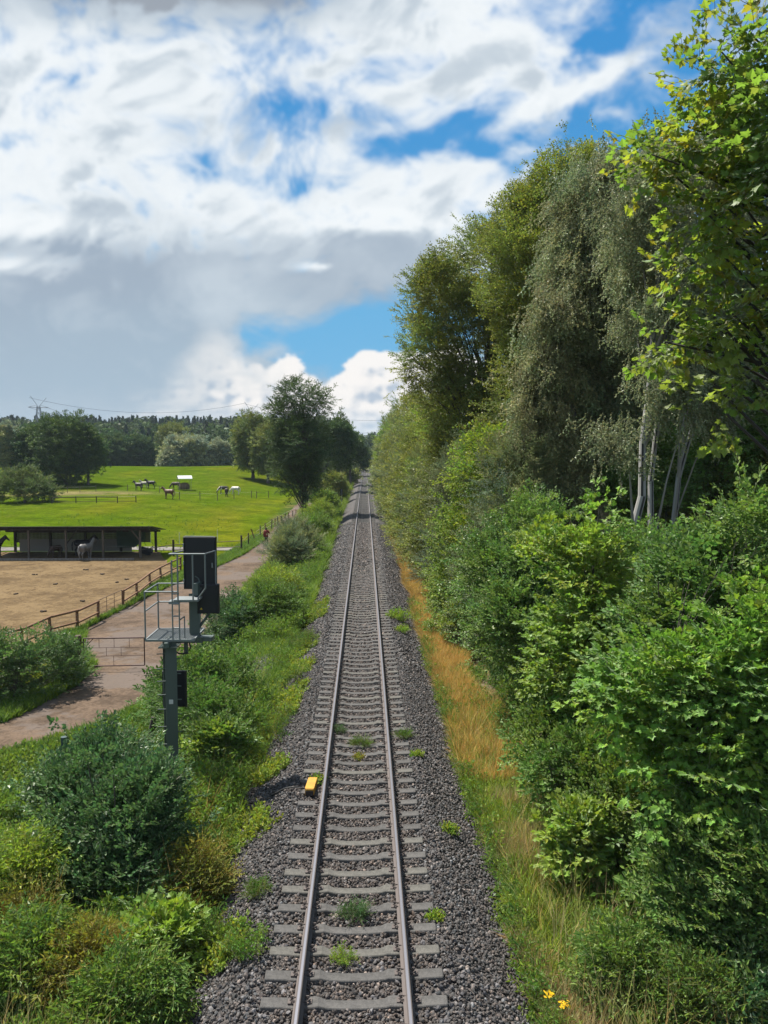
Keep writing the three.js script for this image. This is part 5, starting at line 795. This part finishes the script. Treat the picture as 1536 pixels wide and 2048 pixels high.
// ---------------------------------------------------------------- power line far behind
{
  const steel = mat({ color: [0.26, 0.28, 0.3], roughness: 0.7 }), tops = [];  // pylon steel, its colour made paler to paint in the distance haze
  for (const [px, pyTop, d, lab] of [[77, 812, 470, 'lattice power pylon rising above the forest behind the oak'], [503, 822, 520, 'lattice power pylon rising above the light green poplar'], [900, 842, 585, 'lattice power pylon hidden behind the tree wall']]) {
    const t = at(px, pyTop, d), gy = H(t.x, t.z), g = group(t.x, gy, t.z, 0.12), h = t.y - gy; top(g, 'power_pylon', lab, 'pylon');
    const T = new Tris(), bar = (a, b, r = 0.09) => tubeInto(T, [a, b], [r, r], 4, [1, 1, 1]), w = (y) => lerp(3.2, 0.7, y / h);
    for (const [sx, sz] of [[1, 1], [1, -1], [-1, -1], [-1, 1]]) bar(V(sx * 3.2, 0, sz * 3.2), V(sx * 0.7, h, sz * 0.7), 0.14);
    for (let k = 0; k < 9; k++) { const y = h * k / 9, y2 = h * (k + 1) / 9, a = w(y), b = w(y2); for (const s of [1, -1]) { bar(V(-a, y, s * a), V(b, y2, s * b)); bar(V(a, y, s * a), V(-b, y2, s * b)); bar(V(s * a, y, -a), V(s * b, y2, b)); bar(V(s * a, y, a), V(s * b, y2, -b)); } }
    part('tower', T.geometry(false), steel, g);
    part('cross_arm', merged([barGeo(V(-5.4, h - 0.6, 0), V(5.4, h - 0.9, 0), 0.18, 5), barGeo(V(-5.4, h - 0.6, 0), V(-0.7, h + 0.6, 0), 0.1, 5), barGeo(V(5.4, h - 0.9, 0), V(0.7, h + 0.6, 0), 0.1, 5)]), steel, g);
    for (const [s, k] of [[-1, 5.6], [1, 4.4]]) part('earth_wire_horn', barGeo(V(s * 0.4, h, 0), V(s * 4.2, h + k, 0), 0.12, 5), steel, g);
    tops.push([V(t.x, gy + h, t.z), g]);
  }
  const wire = mat({ color: [0.1, 0.11, 0.12] }), gw = group(); top(gw, 'power_line', 'power line wires crossing high over the far end of the railway', 'power line');
  for (let k = 0; k + 1 < tops.length; k++) for (const [dx, dy, sag] of [[-5.2, -0.8, 10], [5.2, -1, 12], [-5, 4.6, 7], [0, -8, 9]]) {
    const a = tops[k][0], b = tops[k + 1][0], pts = []; for (let i = 0; i <= 16; i++) { const t = i / 16; pts.push(a.clone().lerp(b, t).add(V(dx, dy - sag * 4 * t * (1 - t), 0))); }
    part('wire', tubeGeo(pts, 0.07, 4), wire, gw);
  }
}

// ---------------------------------------------------------------- far forest on the rise
{
  const conifer = new Tris(), r = rngOf(77);
  for (let k = 0; k < 190; k++) { const t = Math.pow(r(), 0.8), a = r() * 6.28, R = 0.17 * (1 - t) + 0.02, y = 0.12 + t * 0.88, q = 0.35 + 0.65 * r(), c = V(Math.cos(a) * R * q, y, Math.sin(a) * R * q), o = V(Math.cos(a) * R * (q + 0.45), y - 0.05, Math.sin(a) * R * (q + 0.45)), s = V(-Math.sin(a), 0, Math.cos(a)).multiplyScalar(0.035); const v = 0.7 + 0.6 * r(); conifer.tri(c.clone().add(s), o, c.clone().sub(s).add(V(0, 0.045, 0)), [v, v, v]); }
  const broad = new Tris();
  for (let k = 0; k < 330; k++) { const d = ball(r), q = 0.55 + 0.45 * Math.sqrt(r()), n = 0.8 + 0.35 * vnoise(d.x * 2.5 + 9, d.y * 2.5, d.z * 2.5), c = V(d.x * 0.3 * q * n, 0.58 + d.y * 0.4 * q * n, d.z * 0.3 * q * n), a = ball(r).multiplyScalar(0.055), b = ball(r).multiplyScalar(0.055), v = 0.7 + 0.6 * r(); broad.tri(c.clone().add(a), c.clone().add(b), c.clone().sub(a).addScaledVector(b, -0.4), [v, v, v]); }
  const lists = [[], []], dm = new THREE.Object3D();
  const add = (x, d, h, kind) => { dm.position.set(x, H(x, -d) - 0.3, -d); dm.rotation.y = r() * 6; const w = h * (0.85 + 0.4 * r()); dm.scale.set(w, h, w); dm.updateMatrix(); const v = 0.75 + 0.5 * r(); lists[kind].push([dm.matrix.clone(), RGB(v * (0.9 + 0.35 * r()), v, v * (0.9 + 0.2 * r()))]); };
  for (let i = 0; i < 2300; i++) { const d = 322 + 330 * r(), x = -30 - (d * 0.52) * r() * 1.15 + (d > 500 ? 30 * r() : 0); add(x, d, 11 + 8 * r(), d > 420 ? (r() < 0.75 ? 0 : 1) : (r() < 0.25 ? 0 : 1)); }
  for (let i = 0; i < 420; i++) { const d = 430 + 170 * r(); add(-45 + 190 * r(), d, 9 + 6 * r(), r() < 0.4 ? 0 : 1); }
  for (let i = 0; i < 160; i++) { const d = 200 + 220 * r(); add(-14 - 26 * r() * sstep(180, 330, d) - 2, d, 7 + 7 * r(), 1); }
  const mk = (n, T, m, l) => { const im = inst(n, { geometry: T.geometry(true) }, m, l); return im; };
  stuff(mk('a', conifer, leafMat([0.039, 0.065, 0.034], 0.25, 0.1), lists[0]), 'conifer_forest', 'dark conifer forest covering the rise behind the meadow', 'forest');
  stuff(mk('b', broad, leafMat([0.058, 0.098, 0.031], 0.25, 0.1), lists[1]), 'broadleaf_forest', 'mixed green woodland edge below the conifers and down the line', 'forest');
}
// ---------------------------------------------------------------- grass and weeds
function tuft(seed, n, h, w, lean) { const r = rngOf(seed), T = new Tris(); for (let i = 0; i < n; i++) { const a = r() * 6.28, q = r() * 0.07, b = V(Math.cos(a) * q, 0, Math.sin(a) * q), hh = h * (0.55 + 0.6 * r()), l = lean * (0.3 + r()), m = V(b.x + Math.cos(a) * l * 0.35, hh * 0.6, b.z + Math.sin(a) * l * 0.35), t = V(b.x + Math.cos(a) * l, hh, b.z + Math.sin(a) * l), s = V(-Math.sin(a + 0.6), 0, Math.cos(a + 0.6)).multiplyScalar(w), v = 0.75 + 0.5 * r(), k = [v, v, v]; T.tri(b.clone().add(s), b.clone().sub(s), m.clone().add(s), k); T.tri(m.clone().add(s), b.clone().sub(s), m.clone().sub(s), k); T.tri(m.clone().add(s), m.clone().sub(s), t, k); } return { geometry: T.geometry(true) }; }
const TUFT = { grass: tuft(1, 14, 0.34, 0.006, 0.22), dry: tuft(2, 16, 0.5, 0.005, 0.25), coarse: tuft(3, 12, 0.3, 0.014, 0.2), stalk: tuft(4, 4, 0.95, 0.0035, 0.3) };
function scatter(name, label, category, sp, material, n, seed, region, up = 1, tones = [[1, 1, 1]]) {   // region(r) -> [x, d, size] or null
  const r = rngOf(seed), list = [];
  for (let i = 0; i < n; i++) { const q = region(r); if (!q) continue; const [x, d, s, yo] = q, p = V(x, (yo ?? H(x, -d)) - 0.01, -d), t = tones[Math.floor(r() * tones.length)], v = 0.8 + 0.4 * r(); list.push([frame(p, V((r() - 0.5) * 0.7 * up, 1, (r() - 0.5) * 0.7 * up), V(r() - 0.5, 0, r() - 0.5), s, s), RGB(t[0] * v, t[1] * v, t[2] * v)]); }
  stuff(inst('x', sp, material, list), name, label, category);
}
const grassM = leafMat([0.111, 0.189, 0.021], 0.4, 0.15), limeM = leafMat([0.182, 0.260, 0.021], 0.42, 0.15), dryM = leafMat([0.468, 0.319, 0.091], 0.35, 0.05), strawM = leafMat([0.390, 0.312, 0.156], 0.35, 0.05);
const patch = (x, d, f, o) => fbm(x * f + o, d * f * 0.7, o, 2);
const bankL = (d0, d1, k = 1) => (r) => { const d = d0 + (d1 - d0) * Math.pow(r(), k), x = -2.75 - 4.7 * r(); return [x + (patch(x, d, 0.5, 3) - 0.5) * 0.8, d]; };
const pick = (reg, test, size) => (r) => { const q = reg(r); return test(q[0], q[1], r) ? [q[0], q[1], size(q[1], r)] : null; };
scatter('bank_grass', 'green grass growing on the railway bank', 'grass', TUFT.grass, grassM, 26000, 601, pick(bankL(10, 75, 1.5), (x, d, r) => r() < sstep(-2.5, -3.5, x) * 0.9 + 0.1, (d, r) => (0.8 + 0.9 * r()) * (d > 40 ? 1.5 : 1)), 1, [[1, 1, 1], [1.3, 1.15, 0.9], [0.8, 0.95, 1]]);
scatter('bank_weeds', 'leafy green weeds covering the railway bank', 'weeds', SPRIG.herb, M_.herb, 9500, 602, pick(bankL(10, 62, 1.4), (x, d, r) => x < -3.2 + 0.5 * r() && patch(x, d, 0.45, 7) > 0.42, (d, r) => (0.7 + 0.9 * r()) * (d > 35 ? 1.2 : 1)), 1, mixed);
scatter('bank_ground_cover', 'low round leaved ground cover along the ballast edge', 'weeds', SPRIG.ground, M_.lime, 9000, 603, pick(bankL(10, 55, 1.3), (x, d, r) => patch(x, d, 0.6, 11) > 0.5, (d, r) => 0.9 + 1.1 * r()), 1.5, mixed);
scatter('yellow_weeds', 'yellowing weeds beside the big bush', 'weeds', SPRIG.feather, M_.gold, 1700, 604, (r) => { const c = [[-3.05, 15.5, 0.35, 2.2], [-3.2, 13, 0.5, 1.2], [-5.6, 12.6, 1.2, 1.0], [-3.6, 18.5, 0.4, 1.2], [-6.3, 15, 0.8, 1.6]][Math.floor(r() * 5)], a = r() * 6.28, q = Math.sqrt(r()); return [c[0] + Math.cos(a) * q * c[2], c[1] + Math.sin(a) * q * c[3], 0.7 + 0.7 * r()]; }, 1, [[1, 1, 1], [0.8, 1.1, 1], [1.2, 0.9, 0.8]]);
scatter('bank_mixed_weeds', 'mixed feathery weeds sprawling over the left bank and ballast edge', 'weeds', SPRIG.feather, M_.herb, 6500, 618, (r) => { const d = 10.3 + 26 * Math.pow(r(), 1.3), x = -2.1 - 4.6 * r(); return patch(x, d, 0.55, 21) > 0.47 + 0.12 * sstep(-2.9, -2.2, x) ? [x, d, 0.5 + 0.9 * r(), x > -2.7 ? ballastY(x) : undefined] : null; }, 1.3, [[1, 1, 1], [1.4, 1.25, 0.8], [0.7, 0.9, 1], [1.5, 1.2, 0.7]]);
scatter('bank_broad_leaves', 'broad leaved young plants among the weeds on the left bank', 'weeds', SPRIG.hazel, M_.herb, 2200, 619, (r) => { const d = 10.3 + 24 * Math.pow(r(), 1.2), x = -3.0 - 4.4 * r(); return patch(x, d, 0.6, 31) > 0.5 ? [x, d, 0.6 + 0.7 * r()] : null; }, 1.2, [[1, 1, 1], [0.8, 0.95, 1], [1.3, 1.2, 0.8]]);
scatter('ballast_creepers', 'creeping weeds spreading over the left ballast shoulder', 'weeds', SPRIG.ground, M_.lime, 3600, 620, (r) => { const d = 10.3 + 34 * Math.pow(r(), 1.3), x = -1.75 - 1.3 * r(); return patch(x, d, 0.9, 41) > 0.56 - 0.1 * sstep(-2, -2.9, x) ? [x, d, 0.7 + 0.9 * r(), ballastY(x)] : null; }, 1.6, [[1, 1, 1], [0.8, 0.9, 1], [1.25, 1, 0.7]]);
scatter('lime_grass', 'bright lime green grass patch by the ballast beyond the spoil heap', 'grass', TUFT.coarse, limeM, 3200, 605, (r) => { const a = r() * 6.28, q = Math.sqrt(r()); return [-3.5 + Math.cos(a) * q * 0.75, 48 + Math.sin(a) * q * 8, 0.8 + 0.8 * r()]; });
scatter('path_edge_grass', 'green grass along the edges of the dirt path', 'grass', TUFT.coarse, grassM, 21000, 606, (r) => { const d = 24 + 66 * Math.pow(r(), 1.3), [pl, pr] = pathEdges(d); if (r() < 0.5) { const x = pr - 0.15 + r() * r() * 2.2; return [x, d, (0.6 + 0.8 * r())]; } const x = pl + 0.15 - r() * 1.6; if (d > 38 && d < 66 && x < fenceX(d) + 0.0) return null; return [x, d, 0.6 + 0.7 * r()]; }, 1, [[1, 1, 1], [1.35, 1.2, 0.9], [0.85, 1, 1]]);
scatter('meadow_tussocks', 'darker grass tussocks dotted over the meadow', 'grass', TUFT.coarse, grassM, 2600, 607, (r) => { const d = 72 + 90 * Math.pow(r(), 1.3), x = pathEdges(d)[0] - 1 - r() * d * 0.42; return patch(x, d, 0.12, 2) > 0.56 ? [x, d, 0.35 + 0.45 * r()] : null; }, 1, [[0.95, 1, 1], [1.1, 1.1, 1]]);
scatter('near_left_grass', 'grass and low weeds between the big bush and the dirt path', 'grass', SPRIG.ground, M_.herb, 9000, 608, (r) => { const d = 10.5 + 16 * r(), x = -3.5 - 8 * r(); return x > pathEdges(d)[1] - 0.1 ? [x, d, 1 + 1.2 * r()] : null; }, 1.5, mixed);
scatter('near_left_weeds', 'tall leafy weeds around the big bush', 'weeds', SPRIG.herb, M_.lime, 5200, 609, (r) => { const d = 10.5 + 13 * r(), x = -3.6 - 5.4 * r(); return x > pathEdges(d)[1] + 0.5 && patch(x, d, 0.5, 5) > 0.4 ? [x, d, 0.8 + 0.9 * r()] : null; }, 1, [[0.8, 0.9, 1], [1, 1, 1], [0.6, 0.75, 1]]);
// right verge
const strip = (d) => [2.75 + (fbm(d * 0.3, 3, 3, 2) - 0.5) * 0.5, (d > 26 ? 4.0 : 4.4) + (fbm(d * 0.3, 9, 3, 2) - 0.5) * 0.8];
scatter('dry_grass_strip', 'golden brown dry grass strip between the ballast and the shrubs', 'grass', TUFT.dry, dryM, 16500, 611, (r) => { const d = 20 + 60 * Math.pow(r(), 1.15); if (d < 26 && r() < 0.65) return null; const [a, b] = strip(d); return [lerp(a, b, r()), d, 0.6 + 0.7 * r()]; }, 1, [[1, 1, 1], [1.1, 0.85, 0.7], [0.8, 1, 0.8], [1.15, 1.1, 1]]);
scatter('straw_grass', 'bleached straw coloured grass on the sandy strip near the bridge', 'grass', TUFT.dry, strawM, 4200, 612, (r) => { const d = 10.2 + 9 * r(), [a, b] = strip(d), x = lerp(a, b, r()); if (Math.abs(x - 3.45) < 0.3 && d < 16 && r() < 0.75) return null; return patch(x, d, 0.8, 4) > 0.4 ? [x, d, 0.35 + 0.7 * r()] : null; }, 1.6, [[1, 1, 1], [0.8, 1, 0.7], [1.15, 0.9, 0.7]]);
scatter('verge_grass', 'yellow green grass between the sandy trail and the dry grass strip', 'grass', TUFT.grass, limeM, 3400, 622, (r) => { const d = 12 + 17 * r(), [p, q] = strip(d); return [lerp(p, q, r()), d, 0.6 + 0.9 * r()]; }, 1.3, [[1, 1, 1], [1.3, 1.05, 0.9], [0.7, 0.85, 1]]);
scatter('golden_verge_weeds', 'golden green feathery weeds along the dry verge on the right', 'weeds', SPRIG.feather, M_.gold, 2400, 621, (r) => { const d = 10.3 + 18 * r(), x = 2.7 + 2.2 * r(); return patch(x, d, 0.8, 51) > 0.53 ? [x, d, 0.4 + 0.6 * r()] : null; }, 1.3, [[1, 1, 1], [0.8, 1.05, 1], [1.2, 0.95, 0.8]]);
scatter('verge_weeds', 'low green weeds along the right edge of the ballast', 'weeds', SPRIG.herb, M_.herb, 2300, 613, (r) => { const d = 10.2 + 34 * Math.pow(r(), 1.3), e = 2.55 + 0.35 * r(), [, b] = strip(d), x = r() < 0.35 ? e : b - 0.7 + 0.9 * r(); return patch(x, d, 0.6, 8) > 0.46 ? [x, d, 0.5 + 0.7 * r()] : null; }, 1.2, [[1, 1, 1], [1.4, 1.2, 0.8], [0.8, 0.95, 1]]);
scatter('verge_ground_cover', 'small leaved ground cover spilling onto the right ballast', 'weeds', SPRIG.ground, M_.herb, 3600, 614, (r) => { const d = 10.2 + 24 * r(), x = 2.4 + 2.2 * r(); if (Math.abs(x - 3.45) < 0.4 && d < 16 && r() < 0.8) return null; return patch(x, d, 0.7, 14) > 0.5 ? [x, d, 0.6 + 0.9 * r()] : null; }, 1.6, [[1, 1, 1], [1.3, 1.15, 0.8], [0.85, 0.95, 1.1]]);
scatter('far_verge_grass', 'tall green grass lining both sides of the distant track', 'grass', TUFT.dry, grassM, 9000, 615, (r) => { const d = 70 + 240 * r(), s = r() < 0.5 ? -1 : 1; return [trackX(d) + s * (2.9 + 2.2 * r()), d, 1.2 + 1.6 * r()]; }, 1, [[1, 1, 1], [1.6, 1.25, 0.8], [1.3, 1.2, 1]]);
scatter('dry_stalks', 'tall thin dry grass stalks standing above the weeds on both verges', 'grass', TUFT.stalk, strawM, 1100, 617, (r) => { const d = 10.3 + 22 * r() * r(); return r() < 0.5 ? [-3.2 - 3.8 * r(), d, 0.8 + 0.6 * r()] : [3.0 + 2.6 * r(), d, 0.7 + 0.6 * r()]; }, 1.2, [[1, 1, 1], [1.2, 1, 0.7], [0.8, 1, 0.6]]);
scatter('wood_floor_weeds', 'shaded weeds on the floor below the shrubs', 'weeds', SPRIG.herb, M_.herb, 5000, 616, (r) => { const d = 10.5 + 40 * r(); return [4.6 + 7 * r(), d, 1 + 1.2 * r()]; }, 1, green);
// ---------------------------------------------------------------- plants standing singly in the track bed, flowers, litter
for (const [i, [px, py, d, h, rr, sp, m, label]] of [[707, 1838, 13.3, 0.36, 0.24, 'feather', 'bush', 'dark bushy weed growing between two sleepers in the track'], [723, 1486, 21.4, 0.34, 0.27, 'feather', 'herb', 'feathery weed in the middle of the track beyond the magnet'], [808, 1474, 21.9, 0.32, 0.26, 'feather', 'herb', 'feathery weed just outside the right rail'], [677, 1456, 22.4, 0.28, 0.2, 'feather', 'bush', 'small dark weed against the left rail'], [716, 1512, 20.5, 0.2, 0.17, 'ground', 'gold', 'tiny yellowish weed before the feathery track weed'], [690, 1922, 12.1, 0.24, 0.15, 'herb', 'lime', 'bright seedling between the sleepers near the bridge'], [800, 1225, 38, 0.6, 0.3, 'herb', 'lime', 'light green weed clump on the ballast right of the track'], [806, 1250, 35.5, 0.4, 0.22, 'herb', 'lime', 'smaller light green weed clump on the right ballast'], [835, 1500, 20.6, 0.22, 0.16, 'ground', 'lime', 'yellow green weed on the right ballast slope'], [897, 1640, 16.7, 0.25, 0.18, 'ground', 'lime', 'lone lime weed in the dark right ballast'], [872, 1845, 13.2, 0.2, 0.16, 'ground', 'lime', 'small yellow weed beside the right sleeper ends'], [495, 1910, 12.4, 0.4, 0.32, 'herb', 'herb', 'green weed clump on the left ballast near the bridge'], [520, 1790, 14.2, 0.35, 0.28, 'feather', 'herb', 'feathery weed on the left ballast slope'], [637, 1572, 18.9, 0.26, 0.16, 'ground', 'lime', 'small weed behind the yellow magnet']].entries()) {
  const p = at(px, py, d), u = p.x, y = ballastY(u) - 0.02, b = V(p.x, y, p.z), blobs = [{ c: V(b.x, y + h * 0.45, b.z), r: V(rr, h * 0.5, rr) }];
  const r = rngOf(700 + i), list = [], T = new Tris(), g = group(b.x, b.y, b.z), n = Math.round(34 + 60 * rr);
  for (let k = 0; k < n; k++) { const a = r() * 6.28, q = Math.sqrt(r()), o = V(Math.cos(a) * rr * q * 0.5, 0, Math.sin(a) * rr * q * 0.5), s = h / 0.5 * (0.45 + 0.6 * r()) * (sp === 'ground' ? 2 : 1); list.push([frame(o, V(Math.cos(a) * q * 0.9, 1, Math.sin(a) * q * 0.9), V(r() - 0.5, 0.3, r() - 0.5), s, s), RGB(0.8 + 0.5 * r(), 0.85 + 0.4 * r(), 0.9)]); }
  for (let k = 0; k < 5; k++) { const a = k * 1.3; tubeInto(T, [V(0, -0.05, 0), V(Math.cos(a) * rr * 0.3, h * 0.45, Math.sin(a) * rr * 0.3)], [0.006, 0.003], 4, [0.1, 0.12, 0.04]); }
  top(g, 'track_weed', label, 'weed'); part('stem', T.geometry(true), barkMat, g); inst('foliage', SPRIG[sp], M_[m], list, g);
}
for (const [i, [px, py, d, label]] of [[1165, 1918, 12.15, 'tall ragwort with a cluster of yellow flowers on the dry strip'], [1098, 1990, 11.2, 'ragwort with yellow flowers at the edge of the right ballast'], [1128, 2010, 11.0, 'small ragwort stalk beside the larger flowering one']].entries()) {
  const f = at(px, py, d), y = H(f.x, f.z), g = group(f.x, y, f.z), h = Math.max(0.35, f.y - y), r = rngOf(800 + i), T = new Tris(); top(g, 'ragwort', label, 'flower');
  tubeInto(T, [V(-0.1, 0, 0.05), V(-0.04, h * 0.5, 0.02), V(0, h, 0)], [0.008, 0.007, 0.005], 5, [0.12, 0.14, 0.03]); for (let k = 0; k < 7; k++) tubeInto(T, [V(-0.01, h * 0.82, 0), V((r() - 0.5) * 0.2, h + 0.03 * r(), (r() - 0.5) * 0.2)], [0.004, 0.003], 4, [0.14, 0.16, 0.03]);
  part('stem', T.geometry(true), barkMat, g);
  const fg = (() => { const F = new Tris(); for (let k = 0; k < 9; k++) { const a = k / 9 * 6.28, b = (k + 0.7) / 9 * 6.28; F.tri(V(0, 0, 0), V(Math.cos(a) * 0.014, 0.003, Math.sin(a) * 0.026), V(Math.cos(b) * 0.014, 0.003, Math.sin(b) * 0.026)); } return F.geometry(false); })(), yel = leafMat([0.910, 0.546, 0.013], 0.3, 0); yel.vertexColors = false;
  for (let k = 0; k < 18; k++) { const m = part('flower_head', fg, yel, g); m.position.set((r() - 0.5) * 0.15, h + (r() - 0.3) * 0.05, (r() - 0.5) * 0.15); m.rotation.set((r() - 0.3) * 1.2, r() * 6, (r() - 0.5) * 1.2); }
  const list = []; for (let k = 0; k < 10; k++) { const t = r() * 0.8, a = r() * 6.28; list.push([frame(V(-0.1 + 0.1 * t, h * t, 0.05 - 0.05 * t), V(Math.cos(a), 0.5, Math.sin(a)), V(0, 1, 0), 0.4, 0.4), RGB(1, 1, 0.8)]); } inst('foliage', SPRIG.feather, M_.herb, list, g);
}
for (const [px, py, d, s, label] of [[1228, 2008, 11.05, 0.07, 'crumpled white litter on the dry strip nearest the bridge'], [1120, 1884, 12.2, 0.06, 'small crumpled white litter beside the sandy trail']]) {
  const p = at(px, py, d); p.y = H(p.x, p.z) + s * 0.55; const gg = new THREE.IcosahedronGeometry(s, 1), a = gg.attributes.position; for (let i = 0; i < a.count; i++) { const f = 0.6 + 0.7 * vnoise(a.getX(i) * 30, a.getY(i) * 30, a.getZ(i) * 30 + px); a.setXYZ(i, a.getX(i) * f * 1.2, a.getY(i) * f * 0.6, a.getZ(i) * f); } gg.computeVertexNormals();
  const m = new THREE.Mesh(gg, mat({ color: [0.75, 0.75, 0.73], roughness: 0.7 })); m.position.copy(p); top(m, 'litter', label, 'litter');
}

scene.fog = new THREE.FogExp2(RGB(0.72, 0.84, 1.0), 0.00012);

{ // droppings on the sand
  const r = rngOf(91), lump = new THREE.IcosahedronGeometry(1, 1), m = mat({ color: [0.045, 0.03, 0.018], roughness: 1 });
  for (const [px, py] of [[68, 1151], [172, 1141], [234, 1166], [163, 1204], [110, 1170], [30, 1190], [205, 1150], [85, 1225], [255, 1160]]) { const p = onGround(px, py), g = group(p.x, p.y + 0.02, p.z, r() * 6); top(g, 'dung_pile', 'small dark heap of horse droppings on the sand paddock', 'droppings', 'droppings on the sand'); for (let k = 0; k < 6; k++) { const q = part('lump', lump, m, g); q.position.set((r() - 0.5) * 0.4 * r(), 0.03 + 0.03 * r(), (r() - 0.5) * 0.4 * r()); q.scale.set(0.06 + 0.04 * r(), 0.045, 0.06 + 0.04 * r()); } }
}

renderer.render(scene, camera);
